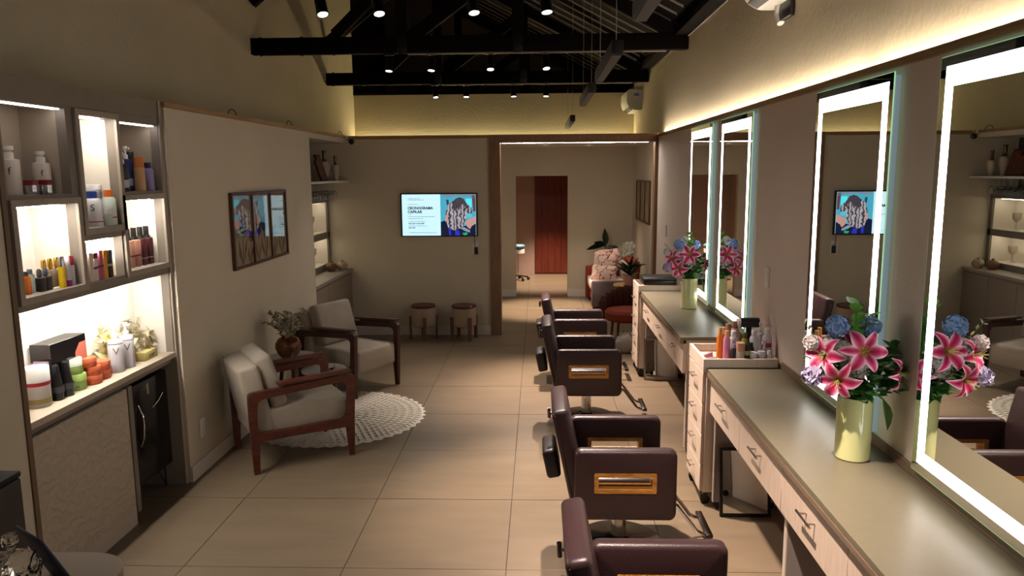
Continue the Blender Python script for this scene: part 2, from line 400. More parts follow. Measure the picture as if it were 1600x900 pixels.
downlight(.2, 14.1, 2.46, E_DOWN*.6, 'recessed downlight in the corridor ceiling by the brown door')
t = thing('led_profile', 'bright white light strip under the header of the wooden portal', 'light strip', (.45, 9.56, 2.43))
MB().box(-.92, .92, -.02, .02, -.03, .0).build('housing', WPLAST, t)
MB().box(-.90, .90, -.016, .016, -.036, -.03).build('diffuser', LEDPASS, t)

# hanging linear lamps (switched off)
def pendant(y0, y1, label):
    x = .405; z = 2.67
    t = thing('pendant_lamp', label, 'pendant lamp', (x, y0, z), 0, 'hanging linear lamps over the chairs')
    L = y1-y0
    MB().box(-.03, .03, 0, L, -.035, .035, .004).build('lamp_body', mat('lamp_grey', '#0d0b0b', .6), t)
    MB().box(-.024, .024, .02, L-.02, -.04, -.034).build('diffuser', mat('off_diffuser', '#2c2826', .5), t)
    for yy in (.08, L-.08):
        MB().rod((0, yy, .03), (0, yy, rz_(x)+.03-z), .0025, 6).build('suspension_wire', STEEL, t)
    return t
pendant(1.98, 3.18, 'dark hanging linear lamp cut by the top edge of the picture')
pendant(4.03, 5.24, 'dark hanging linear lamp in front of the long truss beam')
pendant(5.9, 7.14, 'dark hanging linear lamp, third along the row, under the rear truss')
pendant(9.2, 10.9, 'small looking far hanging linear lamp low above the portal')

# ------------------------------------------------------------------ left display cabinet
CX = -2.36; CB = -2.60
cab = thing('display_cabinet', 'tall greige built-in display cabinet with lit niches on the left wall', 'cabinet', (-2.5, 4.0, 0))
def part(mb, name, mt, parent=cab, **k):
    o = mb.build(name, mt, parent, **k)
    o.matrix_parent_inverse = Matrix.Translation(parent.location).inverted() if parent.parent is None else Matrix.Translation(parent.parent.location).inverted()
    return o
# use world coordinates for the cabinet parts: shift the meshes instead of parent-inverse
def wpart(mb, name, mt, root=cab, parent=None, **k):
    o = mb.build(name, mt, parent or root, **k)
    o.data.transform(Matrix.Translation(-Vector(root.location))); return o
NI = {1: (3.31, 3.78, 1.95, 2.375), 2: (3.872, 4.215, 1.765, 2.345), 3: (4.26, 4.705, 1.945, 2.345), 4: (3.335, 3.795, 1.485, 1.90),
      5: (3.825, 4.2, 1.478, 1.70), 6: (4.245, 4.688, 1.492, 1.895), 7: (3.30, 4.70, .905, 1.42)}
ys = sorted({v for n in NI.values() for v in n[:2]} | {3.28, 4.74}); zs = sorted({v for n in NI.values() for v in n[2:]} | {.87, 2.385})
def inside(y, z): return any(n[0] < y < n[1] and n[2] < z < n[3] for n in NI.values())
mb = MB()
for a, b in zip(zs, zs[1:]):          # face frame: merge runs of solid cells in each row
    run = None
    for c, d in zip(ys, ys[1:]):
        if not inside((c+d)/2, (a+b)/2):
            run = [run[0] if run else c, d]
        if (inside((c+d)/2, (a+b)/2) or d == ys[-1]) and run:
            mb.box(CX-.05, CX, run[0], run[1], a, b); run = None
wpart(mb, 'face_frame', GREIGED, smooth=False)
wpart(MB().box(-2.95, CX+.004, 3.28, 4.74, 2.385, 2.49), 'top_fascia', GREIGED)
wpart(MB().box(-2.95, CX+.012, 4.708, 4.742, 0, 2.49, .001, 1), 'side_panel', GREIGE)
wpart(MB().box(-2.95, CX+.006, 3.26, 3.292, 0, 2.49, .001, 1), 'side_panel', mat('edge_brown', '#6a5440', .5))
for n, (a, b, c, d) in NI.items():
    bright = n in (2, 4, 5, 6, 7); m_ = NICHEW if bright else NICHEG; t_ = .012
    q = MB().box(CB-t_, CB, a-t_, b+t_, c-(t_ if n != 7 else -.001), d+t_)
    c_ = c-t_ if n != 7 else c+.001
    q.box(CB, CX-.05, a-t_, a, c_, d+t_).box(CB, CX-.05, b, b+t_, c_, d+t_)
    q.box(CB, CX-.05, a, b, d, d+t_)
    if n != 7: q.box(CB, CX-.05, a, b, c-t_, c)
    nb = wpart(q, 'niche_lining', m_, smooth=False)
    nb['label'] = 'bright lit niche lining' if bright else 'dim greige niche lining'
    if n in (2, 4, 6):
        w_ = .032; q = MB(); X1 = CX+.016
        q.box(CX+.0003, X1, a-w_, a, c-w_, d+w_).box(CX+.0003, X1, b, b+w_, c-w_, d+w_).box(CX+.0003, X1, a, b, c-w_, c).box(CX+.0003, X1, a, b, d, d+w_)
        wpart(q, 'niche_frame', GREIGE, smooth=False)
    ly0, ly1 = a+.02, b-.02
    if n in (1, 3):
        ls = wpart(MB().box(CX-.045, CX-.015, ly0, ly1, d-.012, d-.002), 'led_strip', LEDCOOL)
        wpart(MB().box(CX-.052, CX-.008, a, b, d-.006, d), 'led_profile', STEEL)
    else:
        wpart(MB().box(CX-.046, CX-.03, ly0, ly1 - (.06 if n != 7 else .12), d-.008, d-.001), 'led_strip', LEDNICHE)
wpart(MB().box(-2.62, CX+.006, 3.292, 4.708, .872, .9065, .002, 1), 'countertop', mat('shelf_laminate', '#b9ab97', .5))
wpart(MB().box(-2.62, CX-.03, 3.292, 4.708, .835, .872), 'shadow_gap', GREIGED)
wpart(MB().box(CX-.04, CX-.008, 3.296, 4.128, .10, .828, .002, 1), 'cabinet_door', TEXW)
wpart(MB().box(-2.9, CX-.004, 4.134, 4.176, 0.07, .835), 'divider', GREIGED)
wpart(MB().box(-2.9, CX-.012, 3.296, 4.134, 0, .098), 'plinth', mat('plinth_grey', '#b8ab9c', .6))
wpart(MB().box(-2.95, -2.90, 3.292, 4.708, 0, .87), 'back_panel', BLACKM)

# mini fridge on hairpin legs
fr = thing('mini_fridge', 'black mini fridge with chrome handle in the cabinet base', 'fridge', (-2.62, 4.46, 0))
MB().box(-.24, .155, -.235, .235, .16, .80, .012).build('fridge_body', mat('fridge_black', '#0e0d0d', .3), fr)
dr = MB().box(.16, .20, -.235, .235, .165, .795, .01).build('door', mat('fridge_door', '#0b0b0b', .18), fr)
MB().tube([(.195, -.13, .40), (.222, -.135, .46), (.228, -.135, .53), (.222, -.13, .60), (.195, -.125, .66)], .006, 8).build('handle', CHROME, dr)
MB().box(.199, .204, -.03, .0, .70, .77, .001, 1).build('badge', STEEL, dr)
MB().tube([(.2, .03, .60), (.204, .10, .625), (.204, .16, .66)], .003, 6).build('trim_line', CHROME, dr)
for sx, sy in ((.13, -.2), (.13, .2), (-.2, -.2), (-.2, .2)):
    d = 1 if sy > 0 else -1
    MB().tube([(sx-.04, sy, .165), (sx+.02, sy+.02*d, .01), (sx+.045, sy-.03*d, .165)], .006, 8).build('leg', STEEL if sx > 0 and sy < 0 else BLACKM, fr)

# ------------------------------------------------------------------ products
def pm(h, rough=.4, **k): return mat('product_'+h.strip('#'), h, rough, **k)
def prod(kind, name, label, loc, r, h, body, cap, group, band=None, bandc=None, cat='bottle', sub=None, mark=None, markm=None, rz=0.):
    t = thing(name, label, cat, loc, rz, group); B = body if not isinstance(body, str) else pm(body); C = cap if not isinstance(cap, str) else pm(cap)
    if kind == 'pump':
        hb = h*.72
        MB().lathe([(0, 0), (r*.95, 0), (r, .004), (r, hb*.9), (r*.9, hb*.97), (r*.4, hb), (0, hb)], n=20).build('body', B, t)
        p = MB().lathe([(0, hb), (r*.42, hb), (r*.42, hb+h*.09), (r*.2, hb+h*.1), (r*.16, hb+h*.2), (r*.3, hb+h*.2), (r*.34, h), (0, h)], n=14)
        p.bar((0, 0, h*.97), (r*1.0, -r*.5, h*.95), r*.28, r*.2); p.build('pump', C, t)
    elif kind == 'disc':   # tall bottle with round disc cap
        hb = h*.74
        MB().lathe([(0, 0), (r*.94, 0), (r, .005), (r*1.0, hb*.93), (r*.96, hb*.98), (r*.5, hb), (0, hb)], n=20).build('body', B, t)
        MB().lathe([(0, hb), (r*.52, hb), (r*.52, hb+h*.12), (r*.36, hb+h*.14), (r*.36, hb+h*.17), (r*.55, hb+h*.18), (r*.55, h), (0, h)], n=18).build('cap', C, t)
    elif kind == 'flip':
        hb = h*.8
        MB().lathe([(0, 0), (r*.95, 0), (r, .004), (r, hb*.9), (r*.75, hb), (0, hb)], n=18).build('body', B, t)
        MB().lathe([(0, hb-.002), (r*.62, hb-.002), (r*.62, h*.985), (r*.55, h), (0, h)], n=16).build('cap', C, t)
    elif kind == 'oil':
        hb = h*.62
        MB().box(-r, r, -r, r, 0, hb, r*.25).build('body', B, t)
        MB().lathe([(0, hb-.002), (r*.45, hb-.002), (r*.45, hb+h*.06), (r*.6, hb+h*.07), (r*.55, h*.93), (r*.3, h), (0, h)], n=14).build('cap', C, t)
    elif kind == 'square':
        hb = h*.7
        MB().box(-r, r, -r*.8, r*.8, 0, hb, r*.25).build('body', B, t)
        q = MB().lathe([(0, hb-.002), (r*.8, hb-.002), (r*.6, hb+h*.07), (0, hb+h*.07)], n=14); q.box(-r*.42, r*.42, -r*.35, r*.35, hb+h*.05, h, r*.06); q.build('cap', C, t)
    elif kind == 'jar':
        hl = h*.36
        MB().lathe([(0, 0), (r*.95, 0), (r, .004), (r, h-hl), (0, h-hl)], n=24).build('body', B, t)
        MB().lathe([(0, h-hl+.001), (r*1.02, h-hl+.001), (r*1.02, h-.003), (r*.98, h), (0, h)], n=24).build('lid', C, t)
    elif kind == 'pot':    # flat pot with lid
        MB().lathe([(0, 0), (r*.96, 0), (r, .003), (r, h*.5), (0, h*.5)], n=24).build('body', B, t)
        MB().lathe([(0, h*.52), (r*1.02, h*.52), (r*1.02, h-.003), (r*.98, h), (0, h)], n=24).build('lid', C, t)
    elif kind == 'tube':   # squeeze tube standing on its cap
        MB().lathe([(0, 0), (r*.9, 0), (r*.92, h*.22), (0, h*.22)], n=18).build('cap', C, t)
        q = MB(); n = 16; rings = []
        for k in range(5):
            f = k/4; ry = r*(1-f*.55); rx = r*(1+.06*f)
            rings.append([q.bm.verts.new((rx*cos(2*pi*i/n), ry*sin(2*pi*i/n), h*.22+f*h*.78)) for i in range(n)])
        for a, b in zip(rings, rings[1:]):
            for i in range(n): q.bm.faces.new((a[i], a[(i+1) % n], b[(i+1) % n], b[i]))
        q.bm.faces.new(rings[-1]); q.bm.faces.new(rings[0][::-1]); q.build('body', B, t)
    elif kind == 'stick':
        MB().lathe([(0, 0), (r, 0), (r, h*.68), (0, h*.68)], n=16).build('body', B, t)
        MB().lathe([(0, h*.68), (r*.92, h*.68), (r*.85, h-.003), (r*.75, h), (0, h)], n=16).build('cap', C, t)
    elif kind == 'carton':
        MB().box(-r, r, -r*.8, r*.8, 0, h, .0015, 1).build('carton_body', B, t)
        MB().box(-r*1.01, r*1.01, -r*.81, r*.81, h*.80, h*.985).build('printed_band', C, t)
    if band:
        z0, z1 = band; s = 1.012
        if kind in ('oil', 'square', 'carton'): MB().box(-r*s, r*s, -r*s*(1 if kind == 'oil' else .8), r*s*(1 if kind == 'oil' else .8), z0*h, z1*h).build('label_band', pm(bandc), t)
        else: MB().lathe([(r*s*.99, z0*h), (r*s, z0*h), (r*s, z1*h), (r*s*.99, z1*h)], n=24).build('label_band', pm(bandc), t)
    if mark:
        body_, fz, sz = mark
        a = -pi/4+.15 if rz == 0 else 0
        px, py = cos(-.98)*r*1.02, sin(-.98)*r*1.02
        text(body_, markm or pm('#3a3430'), t, (px, py, fz*h), (pi/2, 0, -.98+pi/2), sz, align='CENTER', name='lettering')
    return t
G1 = 'hair products in the upper left niche'
prod('disc', 'pump_bottle', 'tall white bottle on the left of the top left niche', (-2.50, 3.535, 1.95), .046, .23, '#d9d0c4', '#d9d2c8', G1, mark=('f', .42, .05))
prod('disc', 'pump_bottle', 'tall white bottle right of the silver jars in top left niche', (-2.47, 3.725, 1.95), .040, .21, '#d9d0c4', '#d9d2c8', G1, mark=('f', .42, .045))
SILV = mat('silver_foil', '#c8c6c8', .22, 1.)
prod('jar', 'silver_jar', 'left silver jar with red lid in the top left niche', (-2.45, 3.60, 1.95), .030, .07, SILV, '#7a1420', G1, cat='jar')
prod('jar', 'silver_jar', 'right silver jar with red lid in the top left niche', (-2.42, 3.668, 1.95), .030, .07, SILV, '#7a1420', G1, cat='jar')
G2 = 'white products in the tall centre niche'
prod('flip', 'shampoo_bottle', 'big white bottle with blue cap in the tall lit niche', (-2.43, 4.055, 1.765), .05, .19, '#e6e4e6', '#1d3c9a', G2, band=(.12, .15), bandc='#b3303c', mark=('S', .45, .05))
prod('jar', 'cream_jar', 'white jar with grey label stacked highest in the tall niche', (-2.475, 4.165, 1.905), .036, .085, '#e6e4e6', '#eeecea', G2, band=(.1, .5), bandc='#a09aa4', cat='jar')
prod('jar', 'cream_jar', 'small greenish white jar at the front of the tall niche', (-2.372, 4.105, 1.765), .022, .095, '#c9d6c6', '#eceae6', G2, cat='jar')
prod('flip', 'shampoo_bottle', 'white and mint bottle with orange cap in the tall niche', (-2.40, 4.172, 1.765), .036, .195, '#d3ddd2', '#d96a14', G2, band=(.2, .24), bandc='#b04850')
prod('flip', 'shampoo_bottle', 'slim white bottle with red cap at the left of the tall niche', (-2.43, 3.955, 1.765), .028, .17, '#e0dcdc', '#7c2030', G2, band=(.5, .58), bandc='#5a3a58')
# the upper jar stands on a carton behind the bottles
bx = thing('carton', 'white carton carrying the upper jar in the tall niche', 'carton', (-2.475, 4.165, 1.765)); MB().box(-.032, .032, -.032, .032, 0, .139, .001, 1).build('carton_body', pm('#e2dedc'), bx)
G3 = 'bottles in the upper right niche'
prod('pump', 'pump_bottle', 'navy bottle with white pump, leftmost in the upper right niche', (-2.415, 4.365, 1.945), .030, .225, '#14162a', '#e8e4e0', G3, band=(.1, .3), bandc='#c8c8d0')
prod('pump', 'pump_bottle', 'tall royal blue bottle with white pump in the upper right niche', (-2.47, 4.51, 1.945), .033, .265, '#1c2a5e', '#e8e4e0', G3, band=(.12, .28), bandc='#9aa4c0')
prod('flip', 'shampoo_bottle', 'dark blue bottle with black cap behind the tan tube', (-2.49, 4.60, 1.945), .034, .235, '#1d2440', '#15131a', G3)
prod('stick', 'hair_tube', 'tan bottle with orange top in the upper right niche', (-2.405, 4.535, 1.945), .031, .205, '#c8a070', '#c97434', G3)
prod('flip', 'shampoo_bottle', 'lilac bottle with dark cap, rightmost in the upper right niche', (-2.41, 4.645, 1.945), .032, .17, '#8f84b8', '#2a2038', G3)
G4 = 'small bottles in the left lit niche'
AMB = mat('amber_liquid', '#d8791c', .1, trans=.5); CLR = mat('clear_liquid', '#c9d8d4', .1, trans=.6); GLD = mat('gold_cap', '#c49a3c', .25, .9); CHAMP = mat('champagne_glass', '#b9a68e', .15, trans=.4)
prod('flip', 'serum_bottle', 'small orange bottle at the left end of the lit left niche', (-2.42, 3.455, 1.485), .021, .11, AMB, '#3c3c48', G4)
prod('flip', 'serum_bottle', 'small clear bottle beside the orange one in the left niche', (-2.43, 3.50, 1.485), .020, .115, CLR, '#4a4a58', G4)
prod('oil', 'oil_bottle', 'left black bottle in the lit left niche', (-2.415, 3.546, 1.485), .021, .11, '#0d0c0c', '#34343e', G4)
prod('oil', 'oil_bottle', 'right black bottle in the lit left niche', (-2.415, 3.592, 1.485), .021, .11, '#0d0c0c', '#34343e', G4)
for k, nm in enumerate(('left', 'middle', 'right')):
    prod('oil', 'oil_bottle', '%s champagne bottle with gold cap in the left niche' % nm, (-2.455, 3.645+.049*k, 1.485), .022, .145, CHAMP, GLD, G4)
prod('stick', 'hair_tube', 'yellow tube with silver top in the left niche', (-2.39, 3.682, 1.485), .017, .155, '#e0b818', SILV, G4, cat='tube')
prod('stick', 'hair_tube', 'white tube with magenta base in the left niche', (-2.39, 3.727, 1.485), .017, .155, '#ddd8dc', '#e2dedc', G4, cat='tube', band=(.0, .2), bandc='#9a1a8a')
prod('stick', 'hair_tube', 'white tube with crimson cap at the right of left niche', (-2.395, 3.768, 1.485), .016, .15, '#d8d4d8', '#9a1428', G4, cat='tube')
G5 = 'cartons in the small centre niche'
for k, (a, b, l) in enumerate((('#c9b0a0', '#c9a898', 'rosy beige'), ('#d6c6b8', '#cdbbae', 'cream'), ('#d8cfc8', '#4a1c22', 'white and maroon'), ('#b0587a', '#c07088', 'magenta pink'), ('#d99a3a', '#d88a24', 'orange gold'), ('#2a2624', '#1c1817', 'black'))):
    prod('carton', 'carton', '%s slim carton in the row under the tall niche' % l, (-2.40+.003*(k % 2), 3.872+.046*k, 1.478), .020, .16 - .004*(k % 3), a, b, G5, cat='carton', band=(.42, .5) if k in (2, 3, 5) else None, bandc='#5a2a30' if k != 5 else '#b0aaa4')
G6 = 'black capped bottles in the right lit niche'
for k, (c, l) in enumerate((('#c08a76', 'salmon bottle with black cap, left of the right lit niche'), ('#c4917c', 'salmon bottle with black cap beside the plum bottles'), ('#431019', 'dark plum bottle with black cap next to salmon bottle'), ('#4a1622', 'dark plum bottle with black cap, rightmost of its niche'))):
    prod('square', 'shampoo_bottle', l, (-2.44, 4.40+.073*k, 1.492), .031, .235, c, '#0e0c0c', G6, band=(.28, .32) if k < 2 else (.18, .2), bandc='#7a2a2a' if k < 2 else '#b8a8b0')
G7 = 'products on the lit cabinet counter'
def c7(x, y): return (x, y, .907)
prod('jar', 'cream_jar', 'large white jar with crimson and gold bands on cabinet counter', c7(-2.49, 3.555), .058, .20, '#dcd6d0', '#e4e0da', G7, band=(.55, .64), bandc='#9c2436', cat='jar')
jr = [o for o in COL.objects if o.name.startswith('cream_jar')][-1]
MB().lathe([(.0585, .02), (.059, .02), (.059, .045), (.0585, .045)], n=24).build('label_band', pm('#8a7a4a'), jr)
prod('tube', 'hair_tube', 'left black squeeze tube with grey band on cabinet counter', c7(-2.46, 3.66), .032, .18, '#141314', '#0e0d0e', G7, band=(.22, .4), bandc='#3c3c44', cat='tube', rz=-.9)
prod('tube', 'hair_tube', 'right black squeeze tube with grey band on cabinet counter', c7(-2.455, 3.735), .032, .18, '#141314', '#0e0d0e', G7, band=(.22, .4), bandc='#3c3c44', cat='tube', rz=-.9)
prod('tube', 'hair_tube', 'black squeeze tube half hidden behind the other two tubes', c7(-2.54, 3.66), .030, .17, '#1a1718', '#0e0d0e', G7, cat='tube', rz=-.9)
mk = pm('#2c3a1c')
prod('pot', 'green_pot', 'lower lime green pot beside the black tubes', c7(-2.475, 3.85), .046, .088, '#a2bc6a', '#9db866', G7, cat='pot', mark=('ml', .2, .018), markm=mk)
prod('pot', 'green_pot', 'lime green pot with white lid stacked on the other green pot', (-2.485, 3.845, .994), .044, .085, '#a2bc6a', '#dfe6cf', G7, cat='pot')
prod('flip', 'shampoo_bottle', 'white round shouldered bottle behind the green pots', c7(-2.55, 3.885), .045, .23, '#e8e6e2', '#eceae6', G7)
OR_ = '#c8623e'; mo = pm('#5a2416')
prod('pot', 'orange_pot', 'bottom orange pot of the left stack', c7(-2.46, 3.965), .048, .05, OR_, '#c25c3a', G7, cat='pot')
prod('pot', 'orange_pot', 'middle orange pot of the left stack', (-2.46, 3.965, .956), .048, .05, OR_, '#c25c3a', G7, cat='pot', mark=('f', .2, .022), markm=mo)
prod('pot', 'orange_pot', 'top orange pot of the left stack', (-2.47, 3.95, 1.007), .045, .05, OR_, '#c96544', G7, cat='pot', mark=('f', .2, .022), markm=mo)
prod('pot', 'orange_pot', 'lower orange pot of the right stack', c7(-2.465, 4.065), .046, .052, OR_, '#c25c3a', G7, cat='pot')
prod('pot', 'orange_pot', 'upper orange pot of the right stack', (-2.465, 4.065, .958), .046, .052, OR_, '#c96544', G7, cat='pot')
prod('pot', 'white_pot', 'low white lidded pot behind the orange stacks', c7(-2.545, 4.045), .045, .08, '#d9785a', '#eae6e2', G7, cat='pot')
mv = pm('#77706c')
prod('pump', 'pump_bottle', 'left white pump bottle with letter V on cabinet counter', c7(-2.46, 4.21), .042, .27, '#dcd8dc', '#e8e6e6', G7, band=(.62, .635), bandc='#3a3638', mark=('V', .40, .06), markm=mv)
prod('pump', 'pump_bottle', 'right white pump bottle with letter V on cabinet counter', c7(-2.455, 4.32), .042, .27, '#dcd8dc', '#e8e6e6', G7, band=(.62, .635), bandc='#3a3638', mark=('V', .40, .06), markm=mv)
bx = thing('gift_box', 'glossy black box with magenta and coral print behind the tubes', 'box', c7(-2.53, 3.80), -.0)
MB().box(-.055, .055, -.14, .16, 0, .285, .002, 1).build('box_body', mat('gloss_black', '#120f11', .12), bx)
MB().box(-.04, .04, -.1415, -.14, .02, .20).build('front_print', pm('#a8a0b4'), bx)
for z in (.045, .095, .145): 
    MB().box(-.028, -.006, -.143, -.1415, z, z+.02).build('printed_mark', pm('#5c3050'), bx); MB().box(.006, .028, -.143, -.1415, z, z+.02).build('printed_mark', pm('#5c3050'), bx)
MB().prism([(.05, .02), (.06, .20), (.10, .245), (.158, .245), (.158, .0), (.07, .0)], .055, .0562, 'x').build('side_print', pm('#c8705c'), bx)
MB().prism([(.0, .09), (.03, .13), (.055, .10), (.03, .07)], .055, .0566, 'x').build('side_print', pm('#c01c8c'), bx)
for y, z, a, l in ((3.545, .905, .1, 'left red orange pouch leaning at the back of the cabinet counter'), (3.60, .905, -.05, 'right red orange pouch leaning in front of the black box')):
    t = thing('pouch', l, 'pouch', (-2.56 if y < 3.57 else -2.535, y, z), -.9, G7); MB().box(-.045, .045, -.008, .008, 0, .185 if y < 3.57 else .2, .004).build('pouch_body', pm('#bf3a24'), t)
    MB().box(-.018, .018, -.0095, -.008, .06, .11, .001, 1).build('printed_mark', pm('#8a2416'), t)
t = thing('gift_box', 'small dark maroon box at the left end of the cabinet counter', 'box', c7(-2.56, 3.36)); MB().box(-.03, .03, -.05, .09, 0, .12, .002, 1).build('box_body', pm('#481a1c'), t)
# bag with yellow tube and paper
PLASTIC = mat('thin_plastic', '#efe6c4', .15, trans=.85, ior=1.15)
t = thing('plastic_bag', 'crumpled clear plastic bag with cream paper at right of the counter', 'bag', c7(-2.485, 4.54), 0, None)
def crumple(q, c, s, n, seed, flat=.6):
    rn = random.Random(seed)
    for k in range(n):
        a = Vector((c[0]+rn.uniform(-1, 1)*s[0], c[1]+rn.uniform(-1, 1)*s[1], c[2]+rn.random()*s[2]))
        pts = [a+Vector((rn.uniform(-1, 1)*.045, rn.uniform(-1, 1)*.06, rn.uniform(-1, 1)*.05)) for _ in range(4)]
        q.poly([pts[0], pts[1], pts[2]]); q.poly([pts[1], pts[3], pts[2]])
q = MB(); crumple(q, (-.03, -.03, .06), (.045, .13, .17), 46, 3); q.build('crumpled_sheet', PLASTIC, t, smooth=False)['kind'] = 'stuff'
q = MB(); crumple(q, (-.02, -.02, .06), (.035, .11, .08), 40, 5); q.build('paper_wad', mat('cream_paper', '#e6dcbc', .8), t, smooth=False)['kind'] = 'stuff'
q = MB(); crumple(q, (-.045, -.26, .10), (.02, .09, .13), 30, 9); q.build('crumpled_sheet', mat('yellow_film', '#e8dc9c', .3, trans=.6), t, smooth=False)['kind'] = 'stuff'
MB().box(.0, .07, -.10, .06, 0, .055, .006).build('carton_base', pm('#c9b878'), t)
text('cor', pm('#15120e'), t, (.0705, -.05, .012), (pi/2, 0, pi/2), .05, name='lettering')
prod('pot', 'salmon_tub', 'salmon tub with white lid between orange pots and pump bottles', c7(-2.53, 4.165), .06, .085, '#c9785c', '#e4ddd4', G7, cat='tub')
t = thing('hair_tube', 'yellow bottle lying tilted against the plastic bag', 'bottle', (-2.53, 4.22, .995)); 
Mx = Matrix.Rotation(-.5, 4, 'X')
MB().lathe([(0, 0), (.018, 0), (.02, .01), (.02, .10), (.012, .12), (0, .12)], n=14, M=Mx).build('body', pm('#d9a81c', .3), t)
MB().lathe([(0, -.025), (.013, -.025), (.013, 0), (0, 0)], n=12, M=Mx).build('cap', pm('#b8561c'), t)

# ------------------------------------------------------------------ framed pictures, outlets, camera
PRINT = mat('botanical_print', '#8f7d68', .015, var=.12, scale=3, ior=2.1)
PRINTD = mat('botanical_print_dark', '#4a3a2e', .015, var=.3, scale=30, ior=2.1)
FRAMEW = wood('frame_wood', '#4a2f1e', '#5c3b26', 6, (9, 9, 9), .4)
t = thing('triptych_picture', 'wood framed three pane picture reflecting the television on the left wall', 'picture', (XL+.001, 5.64, 1.31))
L_, H_ = 1.24, .59
MB().box(0, .008, .01, L_-.01, .01, H_-.01).build('backing_board', FRAMEW, t)
for a, b in ((0, .025), (L_-.025, L_), (.405, .425), (.815, .835)): MB().box(0, .028, a, b, 0, H_, .002, 1).build('frame_rail', FRAMEW, t)
for a, b in ((0, .022), (H_-.022, H_)): MB().box(0, .028, .025, L_-.025, a, b, .002, 1).build('frame_rail', FRAMEW, t)
def tulip(pane, yc, zb, zt, w, lean):
    q = MB(); h = zt-zb; hb = .42*h
    def T_(u, v): return (yc+u*w+lean*(v-zb), v)
    q.prism([T_(*p) for p in ((-.06, zb), (.06, zb), (.05, zt-hb), (-.05, zt-hb))], .0141, .0145, 'x')
    q.prism([T_(*p) for p in ((0, zt-hb), (.45, zt-hb*.75), (.5, zt-hb*.35), (.35, zt), (.15, zt-hb*.3), (0, zt-.01), (-.18, zt-hb*.3), (-.38, zt), (-.5, zt-hb*.35), (-.42, zt-hb*.75))], .0141, .0146, 'x')
    q.prism([T_(*p) for p in ((.05, zb), (.5, zb+h*.25), (.65, zb+h*.55), (.25, zb+h*.3))], .0141, .0144, 'x')
    q.prism([T_(*p) for p in ((-.05, zb), (-.55, zb+h*.2), (-.6, zb+h*.5), (-.25, zb+h*.25))], .0141, .0147, 'x')
    q.build('printed_tulip', PRINTD, pane, smooth=False)
for k, (a, b) in enumerate(((.025, .405), (.425, .815), (.835, L_-.025))):
    pn = MB().box(.008, .014, a, b, .022, H_-.022).build('picture_pane', PRINT, t)
    for yc, zb, zt, w, ln in (((.18, .03, .42, .14, .1), (.33, .03, .30, .10, .2)), ((.52, .03, .36, .11, .1), (.68, .03, .40, .13, -.05)), ((.90, .03, .30, .10, .1), (1.08, .03, .36, .13, .15)))[k]: tulip(pn, yc, zb, zt, w, ln)
t = thing('triptych_picture', 'small framed three pane picture on the passage right wall', 'picture', (XRU-.001, 10.39, 1.31))
L_, H_ = 1.39, .60
for a, b in ((0, .03), (L_-.03, L_), (.45, .475), (.915, .94)): MB().box(-.028, 0, a, b, 0, H_, .002, 1).build('frame_rail', FRAMEW, t)
for a, b in ((0, .025), (H_-.025, H_)): MB().box(-.028, 0, .03, L_-.03, a, b, .002, 1).build('frame_rail', FRAMEW, t)
for a, b in ((.03, .45), (.475, .915), (.94, L_-.03)): MB().box(-.014, -.004, a, b, .025, H_-.025).build('picture_pane', mat('canvas_print', '#8a7a60', .6, var=.25, scale=7), t)
def outlet(x, y, z, nx, label, h=.13, w=.08):
    t = thing('wall_plate', label, 'wall plate', (x, y, z))
    if nx: MB().box(0 if nx > 0 else -.01, .01 if nx > 0 else 0, -w/2, w/2, -h/2, h/2, .003).build('plate', WPLAST, t); MB().box(.0095*nx-.002, .0095*nx+.002, -w/5, w/5, -h/5, h/5, .001, 1).build('rocker', WPLAST, t)
    else: MB().box(-w/2, w/2, -.012, 0, -h/2, h/2, .003).build('plate', WPLAST, t); MB().box(-w/5, w/5, -.0135, -.0115, -h/5, h/5, .001, 1).build('rocker', WPLAST, t)
    return t
outlet(XL, 4.945, .315, 1, 'white socket plate low on the left wall beside the cabinet')
outlet(XR, 4.80, 1.37, -1, 'white double switch plate on the right wall between the mirrors')
outlet(XR, 8.68, 1.37, -1, 'pale switch plate on the right wall by the portal')
outlet(XR, 4.95, .98, -1, 'pale socket plate on the right wall behind the drawer cart bottles')
outlet(-.795, YB, 1.10, 0, 'white socket plate under the television', .15, .085)
t = thing('power_adapter', 'black plug adapter with cable hanging below the television', 'adapter', (-.78, YB-.013, 1.03))
MB().box(-.022, .022, -.035, 0, 0, .09, .006).build('adapter_body', BLACKP, t)
MB().tube([(-.01, -.02, .09), (-.02, -.02, .14), (-.018, -.015, .19), (-.02, -.01, .235)], .004, 6).build('cable', BLACKP, t)
t = thing('security_camera', 'small black camera at the corner of the left ledge', 'camera', (-2.325, 9.25, 2.455))
MB().box(-.012, .012, -.012, .012, -.02, .034, .003).build('bracket', WPLAST, t)
MB().rod((.0, 0, -.01), (.05, -.04, -.025), .008, 8).build('arm', BLACKP, t)
MB().ell((.075, -.06, -.04), .035, .035, .035).build('camera_head', BLACKP, t)
MB().cyl(.018, 0, .006, n=14, M=Matrix.Translation((.078, -.097, -.05)) @ Matrix.Rotation(pi/2, 4, 'X')).build('camera_lens', mat('lens_glass', '#241a18', .1), t)
for y, lb in ((5.9, 'first'), (7.25, 'second'), (9.1, 'third')):
    t = tag(MB().tube([(0, -.09, .002), (0, -.07, .03), (0, -.03, .045), (0, .03, .04), (0, .06, .02), (0, .08, .002)], .004, 6).build('cable_loop', mat('cable_brown', '#4a3826', .6)), 'thin cable loop standing on the left ledge, %s from the front' % lb, 'cable', 'cable loops on the left ledge')
    t.location = (-2.36, y, 2.489)

